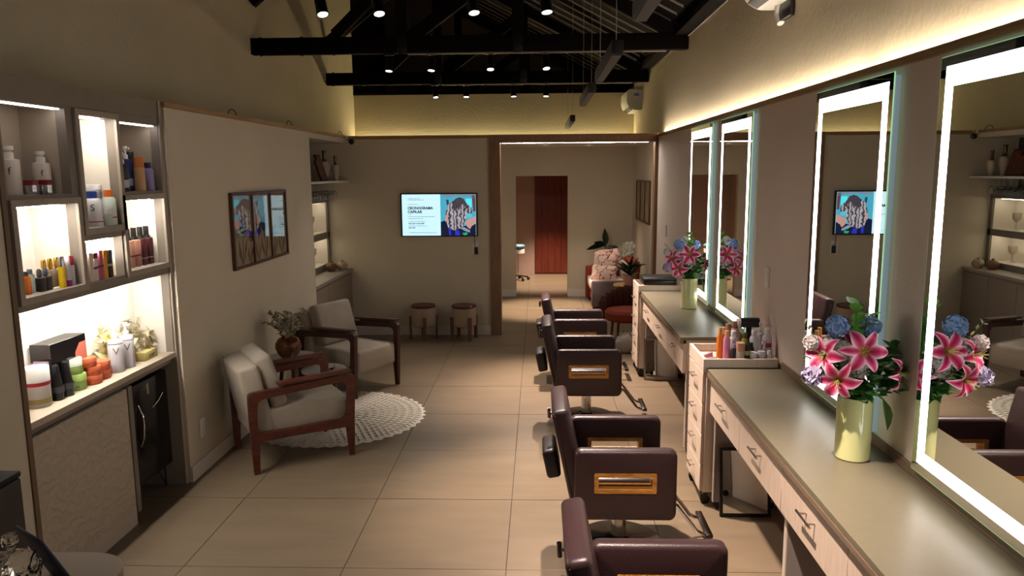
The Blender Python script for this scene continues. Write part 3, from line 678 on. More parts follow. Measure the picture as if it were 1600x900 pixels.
# ------------------------------------------------------------------ television
tv = thing('television', 'wall mounted television showing hair salon advert', 'television', (-1.233, YB, 1.522))
MB().box(-.478, .478, -.05, -.012, -.268, .268, .006).build('tv_case', BLACKP, tv)
MB().box(-.25, .25, -.012, 0, -.15, .15).build('wall_bracket', BLACKM, tv)
def em(name, c, s=1.): return mat(name, rgb(c), .4, emit=E_TV*s)
SW, SH = .916, .508; sy = -.0506
scr = MB().box(-SW/2, SW/2, sy, -.05, -SH/2, SH/2).build('screen', em('screen_pale_blue', '#c4ecf8'), tv)
def sp(px, py): return ((px-75)/857*SW-SW/2, SH/2-(py-100)/478*SH)
def spoly(pts, mt, lay, name='screen_image'):
    return MB().prism([sp(*p) for p in pts], sy-.0003*lay-.0003, sy-.0003*lay, 'y').build(name, mt, scr, smooth=False)
spoly([(521, 100), (930, 100), (930, 578), (521, 578)], em('screen_teal', '#49a9c6', .9), 1)
spoly([(545, 100), (930, 100), (930, 150), (860, 130), (700, 120), (620, 135), (545, 130)], em('screen_grey', '#7b94a8', .8), 2)
spoly([(815, 150), (885, 150), (885, 250), (815, 235)], em('screen_cyan', '#52e0ee', 1.), 2)
spoly([(886, 110), (930, 110), (930, 300), (900, 300)], em('screen_brick', '#6a4850', .7), 2)
spoly([(590, 160), (620, 165), (620, 220), (595, 225)], em('screen_slate', '#27485c', .8), 2)
spoly([(521, 420), (575, 400), (640, 500), (930, 440), (930, 578), (521, 578)], em('screen_navy', '#11183a', .8), 2)
HAIR = wavemat('screen_hair', '#2c2832', '#cfc5cc', 7, 6, .5, emit=E_TV*.8, direction='X', dscale=3.)
HAIRD = wavemat('screen_hair_dark', '#201c22', '#6c6670', 16, 4, .5, emit=E_TV*.7, direction='X', dscale=1.)
spoly([(745, 134), (790, 150), (825, 200), (860, 235), (890, 290), (880, 330), (840, 350), (810, 400), (790, 450), (770, 490), (730, 500), (690, 520), (650, 510), (610, 490), (590, 440), (568, 400), (585, 300), (610, 220), (660, 185), (700, 150)], HAIR, 3)
spoly([(745, 134), (790, 150), (825, 205), (850, 260), (820, 270), (790, 215), (760, 225), (735, 300), (715, 230), (690, 300), (665, 240), (668, 185), (700, 150)], HAIRD, 4)
spoly([(800, 420), (840, 395), (880, 370), (928, 355), (928, 440), (880, 470), (862, 505), (830, 480)], em('screen_skin', '#c79a94', .8), 4)
spoly([(575, 345), (600, 330), (605, 400), (580, 420)], em('screen_skin', '#c79a94', .8), 4)
spoly([(810, 325), (870, 320), (890, 350), (860, 375), (815, 365)], em('screen_watch', '#5fc4dc', .8), 5)
spoly([(610, 500), (640, 495), (640, 575), (615, 575)], em('screen_blue', '#2a35c8', .8), 4)
spoly([(690, 520), (730, 515), (745, 575), (685, 575)], em('screen_blue', '#2a35c8', .8), 4)
spoly([(770, 550), (830, 540), (830, 570), (790, 575)], em('screen_green', '#2cae7a', .8), 5)
spoly([(745, 490), (790, 480), (860, 520), (860, 545), (790, 520)], em('screen_grey2', '#8aa0b4', .8), 5)
INK = mat('screen_ink', '#1a2c50', .6); INKL = mat('screen_ink_light', '#7fa8bc', .6)
def tvt(b, px0, px1, pyb, cap, mt, bold=0.):
    x, z = sp(px0, pyb); text(b, mt, scr, (x, sy-.001, z), (pi/2, 0, 0), cap/478*SH/.70, fit=(px1-px0)/857*SW, name='lettering', bold=bold)
tvt('CRONOGRAMA', 141, 436, 272, 30, INK, .0018); tvt('CAPILAR', 141, 310, 315, 30, INK, .0018)
tvt('R$ 430 A R$ 480', 148, 330, 444, 15, INK, .0006); tvt('R$ 350', 148, 222, 492, 15, INK, .0006)
q = MB()
for x0, x1, y in ((148, 290, 145), (148, 335, 160), (148, 268, 213), (141, 185, 332), (141, 455, 355), (141, 315, 378), (148, 345, 410), (148, 375, 462), (155, 480, 540)):
    a = sp(x0, y); b = sp(x1, y+5); n = int((x1-x0)/14)
    for k in range(n):
        w_ = (b[0]-a[0])/n; q.box(a[0]+k*w_, a[0]+k*w_+w_*(.55+.35*((k*7) % 3)/2), sy-.0012, sy-.0004, b[1], a[1])
q.build('fine_print', INKL, scr, smooth=False)

# ------------------------------------------------------------------ bar alcove
bar = thing('bar_cabinet', 'greige bar cabinet with lit niches in the back left alcove', 'cabinet', (-2.6, 8.55, 0))
def bp(*a, **k): return MB().box(*a, **k)
wpart(bp(-2.95, -2.372, 7.76, 9.392, 0, .825), 'base_cabinet', mat('bar_door', '#8d7d6e', .55), bar)
for k in range(3): wpart(bp(-2.372, -2.356, 7.77+.537*k, 8.30+.537*k, .09, .80, .002, 1), 'cabinet_door', mat('bar_door', '#8d7d6e', .55), bar)
wpart(bp(-2.95, -2.345, 7.755, 9.396, .825, .86, .003, 1), 'worktop', GREIGE, bar)
wpart(bp(-2.96, -2.90, 7.76, 9.396, .86, 2.40), 'back_panel', mat('bar_dark', '#4c4338', .6), bar)
wpart(bp(-2.90, -2.62, 7.76, 9.396, .86, .93), 'niche_rail', GREIGED, bar)
wpart(bp(-2.90, -2.62, 7.76, 9.396, 1.245, 1.32), 'niche_rail', GREIGED, bar)
wpart(bp(-2.90, -2.62, 7.76, 9.396, 1.69, 1.74), 'niche_rail', GREIGED, bar)
for a, b in ((7.76, 7.80), (8.55, 8.60), (9.335, 9.396)): wpart(bp(-2.90, -2.62, a, b, .93, 1.69), 'niche_stile', GREIGED, bar)
for c, d in ((.93, 1.245), (1.32, 1.69)):
    for a, b in ((7.80, 8.55), (8.60, 9.335)):
        q = bp(-2.898, -2.885, a, b, c, d); q.box(-2.885, -2.64, a, a+.006, c, d).box(-2.885, -2.64, b-.006, b, c, d).box(-2.885, -2.64, a, b, c, c+.006)
        wpart(q, 'niche_lining', NICHEW, bar, smooth=False)
        wpart(bp(-2.72, -2.69, a+.05, b-.05, d-.01, d-.002), 'led_strip', mat('led_bar', (1., .88, .66), emit=7.), bar)
wpart(bp(-2.90, -2.35, 7.76, 9.396, 1.93, 1.955, .002, 1), 'shelf', WHITEP, bar)
wpart(bp(-2.90, -2.45, 7.76, 9.396, 1.925, 1.93), 'glass_rail', STEEL, bar)
GG = 'wine glasses hanging under the bar shelf'
gproto = None
def wineglass(loc, label):
    t = thing('wine_glass', label, 'wine glass', loc, 0, GG)
    MB().lathe([(.001, 0), (.032, 0), (.032, -.003), (.005, -.006), (.004, -.085), (.022, -.10), (.034, -.125), (.034, -.15), (.028, -.185), (.026, -.185), (.032, -.15), (.032, -.126), (.02, -.103), (.001, -.09)], n=14).build('bowl', GLASS, t)
    return t
for i, x in enumerate((-2.47, -2.56)):
    for j in range(9):
        loc = (x, 8.22+.115*j, 1.924); lb = 'clear wine glass hanging upside down under the bar shelf in the alcove'
        if gproto is None: gproto = wineglass(loc, lb)
        else: dup(gproto, loc, lb)
def vase2(loc, s, label):
    t = thing('decanter_vase', label, 'vase', loc, 0, 'patterned vases on the bar shelf')
    MB().lathe([(0, 0), (.028*s, 0), (.03*s, .01*s), (.05*s, .12*s), (.052*s, .16*s), (.042*s, .19*s), (.02*s, .20*s), (0, .20*s)], n=18).build('body', mat('pearl_ceramic', '#b9aa94', .35, bump=.4, bscale=120), t)
    MB().lathe([(0, .2*s), (.022*s, .2*s), (.016*s, .23*s), (.02*s, .3*s), (.026*s, .31*s), (0, .31*s)], n=16).build('neck', mat('bronze_neck', '#6b5a44', .25, .8), t)
vase2((-2.44, 9.12, 1.955), .95, 'pearl vase with bronze neck at the right end of the bar shelf')
vase2((-2.56, 9.08, 1.955), 1.15, 'taller pearl vase with bronze neck half behind the frames')
for k, (x, y, h, l) in enumerate(((-2.44, 8.60, .24, 'dark photo frame leaning at the front of the bar shelf'), (-2.49, 8.84, .31, 'taller dark photo frame leaning behind the first on the bar shelf'))):
    t = thing('photo_frame', l, 'photo frame', (x, y, 1.957), pi/2); M = Matrix.Rotation(-.30, 4, 'X')
    q = MB().box(-.10, .10, -.01, .008, 0, h, .002, 1, M); q.build('frame', mat('frame_dark', '#2c1712', .4), t)
    MB().box(-.088, .088, -.012, -.01, .015, h-.015, 0, 1, M).build('photo', mat('photo_dark_red', '#5a2c26', .3, var=.6, scale=18), t)
for k, (x, y, r, l) in enumerate(((-2.52, 9.06, .07, 'brown patterned bowl on the bar worktop'), (-2.43, 9.20, .07, 'pale patterned pot on the bar worktop corner'))):
    t = thing('ceramic_pot', l, 'pot', (x, y, .861), 0, 'pots on the bar worktop')
    MB().lathe([(0, 0), (r*.6, 0), (r, r*.6), (r*1.0, r*1.0), (r*.6, r*1.5), (r*.5, r*1.55), (0, r*1.5)], n=18).build('body', mat('pot_%d' % k, ('#6b4a34', '#a08c6e')[k], .4, var=.4, scale=25), t)
    MB().ell((0, 0, r*1.7), r*.25, r*.25, r*.2).build('knob', mat('pot_%d' % k, '#888888'), t)
for k, (y, z, l) in enumerate(((8.75, 1.326, 'upper'), (8.78, .936, 'lower'), (9.08, 1.326, 'upper right'), (9.10, .936, 'lower right'))):
    t = thing('goblet', 'pale goblet standing in the %s lit niche of the bar' % l, 'goblet', (-2.76, y, z), 0, 'goblets in the bar niches')
    MB().lathe([(0, 0), (.04, 0), (.04, .005), (.008, .012), (.008, .09), (.045, .13), (.05, .2), (.047, .2), (.04, .135), (0, .11)], n=18).build('bowl', mat('goblet_pearl', '#d8cdb4', .3, trans=.3), t)

# ------------------------------------------------------------------ stools (poufs)
def stool(loc, rz, label):
    t = thing('round_stool', label, 'stool', loc, rz, 'round upholstered stools under the television')
    MB().cyl(.15, .17, .40, n=32, bev=.012).build('upholstered_drum', mat('stool_fabric', '#a08a76', .9, bump=.2, bscale=300), t)
    MB().cyl(.152, .402, .43, n=32, bev=.006).build('wood_top', REDWOOD, t)
    for k in range(4):
        a = pi/4+k*pi/2; M = Matrix.Rotation(a, 4, 'Z')
        MB().hexa([M @ Vector(p) for p in ((.145, -.016, 0), (.172, -.016, 0), (.172, .016, 0), (.145, .016, 0), (.151, -.02, .29), (.178, -.02, .29), (.178, .02, .29), (.151, .02, .29))]).build('leg', wood('stool_leg', '#5c3a28', '#6e4832', 6, (9, 9, 2)), t)
stool((-1.43, 9.17, 0), -.55, 'round beige stool with wooden top, left of the pair under the television')
stool((-.925, 9.15, 0), -.25, 'round beige stool with wooden top, right of the pair beside the portal')

# ------------------------------------------------------------------ armchairs
def roundpoly(pts, r, n=5):
    out = []; N = len(pts)
    for i in range(N):
        p = Vector(pts[i]); a = Vector(pts[i-1])-p; b = Vector(pts[(i+1) % N])-p
        rr = min(r, a.length*.45, b.length*.45); a.normalize(); b.normalize()
        p0, p1 = p+a*rr, p+b*rr
        for k in range(n+1):
            f = k/n; out.append(tuple((1-f)**2*p0 + 2*f*(1-f)*p + f*f*p1))
    return out
def ringpanel(q, outer, inner, y0, y1):
    n = len(outer); V = []
    for y in (y0, y1):
        V.append([q.bm.verts.new((u, y, v)) for u, v in outer]); V.append([q.bm.verts.new((u, y, v)) for u, v in inner])
    o0, i0, o1, i1 = V
    for k in range(n):
        k2 = (k+1) % n
        for a, b in ((o0, i0), (i0, i1), (i1, o1), (o1, o0)): q.bm.faces.new((a[k], a[k2], b[k2], b[k]))
def armchair(loc, rz, label, WD):
    t = thing('armchair', label, 'armchair', loc, rz, 'wood framed beige armchairs')
    for s in (-1, 1):
        y0, y1 = sorted((s*.275, s*.315))
        outer = [(-.025, .23), (-.03, .40), (-.03, .575), (.68, .615), (.72, .60), (.715, .43), (.705, .22), (.34, .23)]
        inner = [(.025, .285), (.022, .40), (.03, .525), (.63, .565), (.665, .54), (.662, .43), (.65, .285), (.34, .285)]
        q = MB(); ringpanel(q, [p for p in roundpoly(outer, .03, 4)], [p for p in roundpoly(inner, .05, 4)], y0, y1)
        q.build('side_frame', WD, t)
        m_ = (y0+y1)/2
        MB().hexa([(-.015, m_-.016, 0), (.022, m_-.016, 0), (.022, m_+.016, 0), (-.015, m_+.016, 0), (-.025, y0, .24), (.03, y0, .24), (.03, y1, .24), (-.025, y1, .24)]).build('leg', WD, t)
        MB().hexa([(.665, m_-.016, 0), (.70, m_-.016, 0), (.70, m_+.016, 0), (.665, m_+.016, 0), (.65, y0, .24), (.706, y0, .24), (.706, y1, .24), (.65, y1, .24)]).build('leg', WD, t)
        ya, yb = sorted((s*.262, s*.335))
        MB().bar((.17, (ya+yb)/2, .615), (.69, (ya+yb)/2, .638), .07, .022, bev=.005).build('armrest', WD, t)
        MB().bar((.22, m_, .598), (.60, m_, .616), .02, .02).build('armrest_spacer', WD, t)
    MB().box(.03, .06, -.275, .275, .235, .275, .004).build('rear_rail', WD, t)
    MB().box(-.0, .705, -.258, .258, .225, .435, .035, 3).build('seat_cushion', FABRIC, t)
    M = Matrix.Translation((.10, 0, .26)) @ Matrix.Rotation(-.20, 4, 'Y')
    MB().box(-.09, .06, -.268, .268, 0, .50, .03, 3, M).build('backrest', FABRIC, t)
    M = Matrix.Translation((.215, 0, .425)) @ Matrix.Rotation(-.30, 4, 'Y')
    MB().box(-.065, .055, -.235, .235, 0, .40, .035, 3, M).build('back_cushion', FABRIC, t)
    return t
armchair((-2.105, 5.13, 0), math.atan2(.557, .83), 'beige armchair with reddish wood arms, nearer one with its side to camera', REDWOOD)
armchair((-2.12, 7.215, 0), math.atan2(-.50, .865), 'beige armchair with dark wood arms, farther one facing the camera', wood('dark_arm_wood', '#2c150f', '#3f2017', 6, (2, 2, 9), .4))

# rug
rg = thing('round_rug', 'round white crocheted rug between the two armchairs', 'rug', (-1.715, 6.13, 0))
q = MB(); n = 96; rings = []
rad = [(0, .006)]
for k in range(1, 19): rad.append((.72*k/18, .0085 if k % 2 else .005))
rows_ = []
for r, z in rad:
    rows_.append([q.bm.verts.new((r*cos(2*pi*i/n), r*sin(2*pi*i/n), z)) for i in range(n)] if r else [q.bm.verts.new((0, 0, z))])
edge = [q.bm.verts.new((cos(2*pi*i/n)*(.755 if i % 2 else .725), sin(2*pi*i/n)*(.755 if i % 2 else .725), .003)) for i in range(n)]
rows_.append(edge)
for a, b in zip(rows_, rows_[1:]):
    for i in range(n):
        if len(a) == 1: q.bm.faces.new((a[0], b[i], b[(i+1) % n]))
        else: q.bm.faces.new((a[i], b[i], b[(i+1) % n], a[(i+1) % n]))
q.build('rug_body', RUGM, rg)
q = MB()
for ring in range(9):
    r = .16+.062*ring; nn = 24+ring*8
    for i in range(nn):
        a = 2*pi*(i+.5*(ring % 2))/nn; q.tube([(r*cos(a), r*sin(a), .008), ((r+.03)*cos(a+.02), (r+.03)*sin(a+.02), .0125), ((r+.058)*cos(a), (r+.058)*sin(a), .008)], .0045, 4)
o = q.build('crochet_stitches', RUGM, rg); o['kind'] = 'stuff'
# side tables
def side_table(loc, r, h, label):
    t = thing('side_table', label, 'side table', loc, .4, 'round side tables between the armchairs')
    MB().cyl(r, h-.022, h, n=40, bev=.005).build('tabletop', STONE, t)
    MB().cyl(r*.5, h-.04, h-.0225, n=24).build('top_support', WALNUT, t)
    for k in range(3):
        a = 2*pi*k/3+.5
        MB().rod((cos(a)*r*.75, sin(a)*r*.75, 0), (cos(a)*r*.42, sin(a)*r*.42, h-.03), .012, 10, .02).build('leg', WALNUT, t)
side_table((-2.09, 6.18, 0), .205, .515, 'taller round white side table carrying the glass vase')
side_table((-1.795, 6.09, 0), .185, .43, 'lower round side table with a dish, nearer of the two')
t = thing('glass_dish', 'small clear glass dish on the lower side table', 'dish', (-1.745, 6.03, .431))
MB().lathe([(0, 0), (.035, 0), (.055, .02), (.058, .03), (.054, .03), (.034, .006), (0, .005)], n=20).build('dish_body', GLASS, t)
# amber vase and dried eucalyptus
t = thing('amber_vase', 'round amber glass vase on the taller side table', 'vase', (-2.10, 6.13, .516))
AMBG = mat('amber_glass', '#8a4f24', .06, trans=.75, ior=1.45, var=.6, scale=30)
MB().lathe([(0, .0), (.055, 0), (.085, .03), (.108, .085), (.105, .125), (.08, .165), (.05, .18), (.054, .19), (.047, .19), (.044, .178), (.075, .16), (.10, .122), (.102, .086), (.08, .034), (.05, .006), (0, .006)], n=32).build('vase_body', AMBG, t)
t = thing('amber_bottle', 'little smoked glass ornament beside the amber vase', 'ornament', (-2.03, 6.04, .516))
MB().lathe([(0, 0), (.02, 0), (.024, .03), (.01, .05), (.012, .07), (0, .075)], n=14).build('body', GLASS, t)
def leafmesh(L, w, bend=.15, n=5, name='leaf'):
    q = MB(); rows_ = []
    for k in range(n+1):
        f = k/n; ww = w*sin(pi*min(.98, max(.03, f**.85)))/2; z = -bend*L*f*f
        rows_.append([q.bm.verts.new((L*f, -ww, z+.12*ww*2)), q.bm.verts.new((L*f, 0, z)), q.bm.verts.new((L*f, ww, z+.12*ww*2))])
    for a, b in zip(rows_, rows_[1:]):
        q.bm.faces.new((a[0], b[0], b[1], a[1])); q.bm.faces.new((a[1], b[1], b[2], a[2]))
    return q
def addleaf(q, p, d, L, w, roll=0, bend=.15):
    d = Vector(d).normalized(); u = Vector((0, 0, 1)) if abs(d.z) < .95 else Vector((1, 0, 0))
    sx = d.cross(u).normalized(); sz = sx.cross(d)
    Mr = Matrix((d, -sx, sz)).transposed() @ Matrix.Rotation(roll, 3, 'X'); p = Vector(p); n = 4; rows_ = []
    for k in range(n+1):
        f = k/n; ww = w*sin(pi*min(.98, max(.04, f**.85)))/2; z = -bend*L*f*f
        rows_.append([q.bm.verts.new(p+Mr @ Vector(v)) for v in ((L*f, -ww, z+.25*ww), (L*f, 0, z), (L*f, ww, z+.25*ww))])
    for a, b in zip(rows_, rows_[1:]):
        q.bm.faces.new((a[0], b[0], b[1], a[1])); q.bm.faces.new((a[1], b[1], b[2], a[2]))
dry = thing('dried_eucalyptus', 'dried grey green eucalyptus bunch standing in the amber vase', 'dried plant', (-2.10, 6.13, .70))
rn = random.Random(4); DRYM = mat('dried_leaf', '#a49b84', .8, var=.2, scale=30)
for k in range(11):
    a = 2*pi*k/11+rn.uniform(-.2, .2); sp_ = rn.uniform(.08, .17) if k % 3 else .05; hh = rn.uniform(.10, .20)
    pts = [Vector((0, 0, -.1)), Vector((cos(a)*.02, sin(a)*.02, 0)), Vector((cos(a)*sp_*.6, sin(a)*sp_*.6, hh*.55)), Vector((cos(a)*sp_-.02, sin(a)*sp_, hh))]
    br = MB().tube(pts, .003, 5).build('branch', mat('dried_stem', '#4e4030', .8), dry)
    q = MB()
    for i in range(26):
        f = .3+.7*i/25; s_ = f*3; i0 = min(2, int(s_)); p = pts[i0].lerp(pts[i0+1], s_-i0)
        addleaf(q, p, (rn.uniform(-1, 1), rn.uniform(-1, 1), rn.uniform(-.2, .8)), rn.uniform(.04, .065), rn.uniform(.028, .042), rn.uniform(-1, 1))
    q.build('leaf_cluster', DRYM, br)['kind'] = 'stuff'

# ------------------------------------------------------------------ salon chairs
def armpanel(yc):
    q = MB(); n = 8
    def rr(x0, x1, z0, z1, r): return roundpoly([(x0, z0), (x1, z0), (x1, z1), (x0, z1)], r, n)
    outer0 = (-.262, .262, .262, .642); th = .076; e = .022
    inn = rr(-.155, .152, .425, .512, .006)
    loops = []
    for ins, y in ((e, -th/2), (e*.3, -th/2+e*.3), (0, -th/2+e), (0, th/2-e), (e*.3, th/2-e*.3), (e, th/2)):
        loops.append([q.bm.verts.new((u, yc+y, v)) for u, v in rr(outer0[0]+ins, outer0[1]-ins, outer0[2]+ins, outer0[3]-ins, max(.012, .045-ins))])
    i0 = [q.bm.verts.new((u, yc-th/2, v)) for u, v in inn]; i1 = [q.bm.verts.new((u, yc+th/2, v)) for u, v in inn]
    seq = [i0]+loops+[i1, i0]; N = len(inn)
    for a, b in zip(seq, seq[1:]):
        for k in range(N): q.bm.faces.new((a[k], a[(k+1) % N], b[(k+1) % N], b[k]))
    return q
def slotframe(yc):
    q = MB()
    o = roundpoly([(-.16, .415), (.157, .415), (.157, .522), (-.16, .522)], .008, 3); i = roundpoly([(-.138, .436), (.135, .436), (.135, .501), (-.138, .501)], .004, 3)
    ringpanel(q, o, i, yc-.042, yc+.042); return q
def salon_chair(loc, label):
    t = thing('salon_chair', label, 'salon chair', loc, 0, 'plum leather salon chairs')
    MB().lathe([(0, 0), (.235, 0), (.24, .008), (.23, .016), (.08, .028), (.055, .045), (0, .045)], n=40).build('base_plate', mat('dark_chrome', '#3a3634', .2, 1.), t)
    MB().lathe([(0, .04), (.042, .04), (.042, .27), (.034, .275), (.034, .31), (0, .31)], n=24).build('column', CHROME, t)
    MB().tube([(-.03, .0, .27), (-.10, -.06, .22), (-.18, -.10, .235), (-.21, -.11, .25)], .006, 8).build('pump_lever', CHROME, t)
    MB().box(-.20, .20, -.19, .19, .30, .335, .006).build('seat_frame', BLACKM, t)
    MB().box(-.24, .27, -.225, .225, .335, .455, .035, 3).build('seat_cushion', LEATHER, t)
    for s in (-1, 1):
        ap = armpanel(s*.265).build('armrest', LEATHER, t, ang=50)
        slotframe(s*.265).build('slot_frame', GOLDW, ap)
        MB().box(-.14, .137, s*.265-.03, s*.265+.03, .4365, .444).build('slot_shelf', mat('slot_brass', '#a8763a', .15, .6), ap)
    M = Matrix.Translation((-.235, 0, .34)) @ Matrix.Rotation(-.20, 4, 'Y')
    bk = MB().box(-.045, .045, -.245, .245, -.02, .50, .025, 3, M).build('backrest', LEATHER, t)
    for s in (-1, 1): MB().tube([M @ Vector(p) for p in ((-.03, s*.247, .0), (-.03, s*.247, .48))], .004, 6).build('piping', LEATHER, bk)
    M2 = Matrix.Translation((-.33, 0, .415)) @ Matrix.Rotation(-.20, 4, 'Y')
    MB().box(-.065, .012, -.13, .13, .01, .17, .02, 3, M2).build('back_pad', mat('dark_leather', '#221a1c', .4), t)
    kb = MB().rod((-.335, 0, .735), (-.385, 0, .742), .007, 8); kb.rod((-.385, 0, .715), (-.387, 0, .768), .009, 8); kb.build('headrest_knob', CHROME, t)
    MB().box(-.36, -.33, -.02, .02, .715, .765, .004).build('knob_plate', BLACKM, t)
    for s in (-1, 1):
        MB().tube([(.20, s*.10, .31), (.30, s*.10, .26), (.385, s*.10, .15), (.41, s*.10, .115), (.44, s*.10, .10), (.475, s*.10, .10)], .010, 8).build('footrest_tube', CHROME, t)
    MB().bar((.47, -.15, .105), (.47, .15, .105), .038, .022, bev=.006).build('footrest_bar', mat('dark_chrome2', '#4c4542', .25, 1.), t)
    return t
salon_chair((.455, 2.47, 0), 'plum leather salon chair nearest the camera, cut by the bottom edge')
ch0 = [o for o in COL.objects if o.name == 'salon_chair'][0]
dup(ch0, (.44, 3.98, 0), 'plum leather salon chair second from the camera with wide gold slot')
dup(ch0, (.395, 6.16, 0), 'plum leather salon chair third from the camera beside the far counter')
dup(ch0, (.395, 7.42, 0), 'plum leather salon chair farthest from the camera')

# ------------------------------------------------------------------ counters
def handle(parent, x, y, z, L=.15):
    q = MB().rod((x-.03, y-L/2, z), (x-.03, y+L/2, z), .005, 8)
    for s in (-1, 1): q.rod((x, y+s*L*.3, z), (x-.03, y+s*L*.3, z), .004, 8)
    q.build('handle', STEEL, parent)
def counter(y0, y1, seams, panels, label):
    t = thing('styling_counter', label, 'counter', (0, 0, 0), 0, 'styling counters along the mirrors')
    MB().box(1.006, 1.448, y0, y1, .845, .871, .002, 1).build('worktop', COUNTER, t)
    MB().box(1.004, 1.03, y0, y1, .822, .8449, .001, 1).build('worktop_edge', COUNTEDGE, t)
    MB().box(1.436, 1.449, y0, y1-.0, .8711, .912, .002, 1).build('backsplash', COUNTEDGE, t)
    MB().box(1.05, 1.44, y0+.01, y1-.01, .62, .844).build('carcass', CARTW, t)
    for a, b in zip(seams, seams[1:]):
        d = MB().box(1.026, 1.049, min(a, b)+.002, max(a, b)-.002, .605, .821, .0015, 1).build('drawer', DRAWERW, t)
        handle(d, 1.026, (a+b)/2, .735)
    for y in panels:
        MB().box(1.06, 1.44, y-.015, y+.015, .045, .62).build('support_panel', PANELG, t)
        MB().box(1.054, 1.06, y-.016, y+.016, .045, .62).build('panel_edge', CARTW, t)
        q = MB()
        for x in (1.09, 1.40): q.rod((x, y-.012, .022), (x, y+.012, .022), .022, 12).box(x-.012, x+.012, y-.014, y+.014, .03, .046)
        q.build('caster', BLACKP, t)
    return t
counter(.6, 4.43, [4.43, 3.765, 3.083, 2.392, 1.70, 1.0], [4.413, 3.09, 1.72], 'long greige styling counter with oak drawers, nearer one at lower right')
counter(5.31, 7.40, [7.40, 6.70, 6.0, 5.312], [5.327, 7.383], 'greige styling counter with oak drawers, farther one below the far mirrors')
def cart(loc, w, d, label, nd=4):
    # origin at floor centre; front faces -x
    t = thing('drawer_cart', label, 'drawer cart', loc, 0, 'white oak drawer carts')
    x0, x1, y0, y1 = -w/2, w/2, -d/2, d/2
    MB().box(x0+.02, x1, y0, y1, .085, .875, .002, 1).build('carcass', CARTW, t)
    q = MB().box(x0, x0+.018, y0, y1, .845, .925).box(x1-.018, x1, y0, y1, .845, .925).box(x0+.018, x1-.018, y0, y0+.018, .845, .925).box(x0+.018, x1-.018, y1-.018, y1, .845, .925)
    q.build('tray_rim', CARTW, t, smooth=False)
    hs = (.855-.1-.17)/(nd-1); z = .84
    for k in range(nd):
        h = hs if k < nd-1 else .17+.0
        z0 = z-h
        dw = MB().box(x0, x0+.019, y0+.012, y1-.012, z0+.003, z-.003, .0015, 1).build('drawer', DRAWERW, t); handle(dw, x0, 0, z-.06, .12); z = z0
    for sx in (x0+.04, x1-.04):
        for sy in (y0+.04, y1-.04):
            q = MB().rod((sx, sy-.014, .03), (sx, sy+.014, .03), .03, 14); q.box(sx-.014, sx+.014, sy-.018, sy+.018, .05, .086); q.build('caster', BLACKP, t)
    return t
cart((1.205, 4.665, 0), .44, .43, 'white oak drawer cart full of bottles between the two counters')
cart((1.21, 7.63, 0), .46, .43, 'white oak drawer cart at the far end of the far counter')
t = thing('black_box', 'flat black box lying on the far drawer cart', 'box', (1.205, 7.60, .926))
MB().box(-.17, .15, -.17, .17, 0, .045, .006).build('box_base', BLACKP, t); MB().box(-.172, .152, -.172, .172, .046, .065, .006).build('lid', BLACKP, t)
def lean_mirror(loc, w, h, lean, fm, label):
    t = thing('framed_mirror', label, 'mirror', loc); M = Matrix.Rotation(-lean, 4, 'X'); f = .018
    q = MB().box(0, w, -.008, .008, 0, f, 0, 1, M).box(0, w, -.008, .008, h-f, h, 0, 1, M).box(0, f, -.008, .008, f, h-f, 0, 1, M).box(w-f, w, -.008, .008, f, h-f, 0, 1, M)
    q.build('frame', fm, t, smooth=False); MB().box(f, w-f, -.004, .004, f, h-f, 0, 1, M).build('mirror_glass', MIRROR, t)
lean_mirror((1.075, 4.30, .002), .30, .41, .16, BLACKM, 'black framed mirror leaning on the floor under the near counter')
lean_mirror((1.035, 7.30, .002), .33, .41, .12, STEEL, 'silver framed mirror leaning on the floor under the far counter')

# lit mirrors
def lit_mirror(y0, y1, label):
    t = thing('lit_mirror', label, 'mirror', (XR, y0, .918), 0, 'tall mirrors with glowing borders'); L = y1-y0; H = 1.508
    MB().box(-.03, -.001, .012, L-.004, .012, H-.012).build('backing_frame', mat('mirror_back_glow', '#a9b6c8', .5, emit=.2), t)  # faint glow in the backing imitates spill from the lit border
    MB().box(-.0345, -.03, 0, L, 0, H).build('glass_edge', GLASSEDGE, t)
    MB().box(-.0352, -.0346, .002, L-.002, .002, H-.002).build('mirror_glass', MIRROR, t)
    q = MB(); a, w = .04, .05
    y0_, y1_, z0_, z1_ = a, L-a, .038, H-.035
    for bx_ in ((y0_, y0_+w, z0_, z1_), (y1_-w, y1_, z0_, z1_), (y0_+w, y1_-w, z0_, z0_+w), (y0_+w, y1_-w, z1_-w*1.4, z1_)): q.box(-.0358, -.0353, *bx_)
    q.build('led_border', LEDW, t, smooth=False)
lit_mirror(1.95, 2.80, 'lit mirror nearest the camera, cut by the right edge')
lit_mirror(3.155, 4.005, 'second lit mirror, behind the near flower vase')
lit_mirror(5.16, 6.045, 'third lit mirror, right one of the far pair')
lit_mirror(6.33, 7.23, 'farthest lit mirror, left one of the far pair')

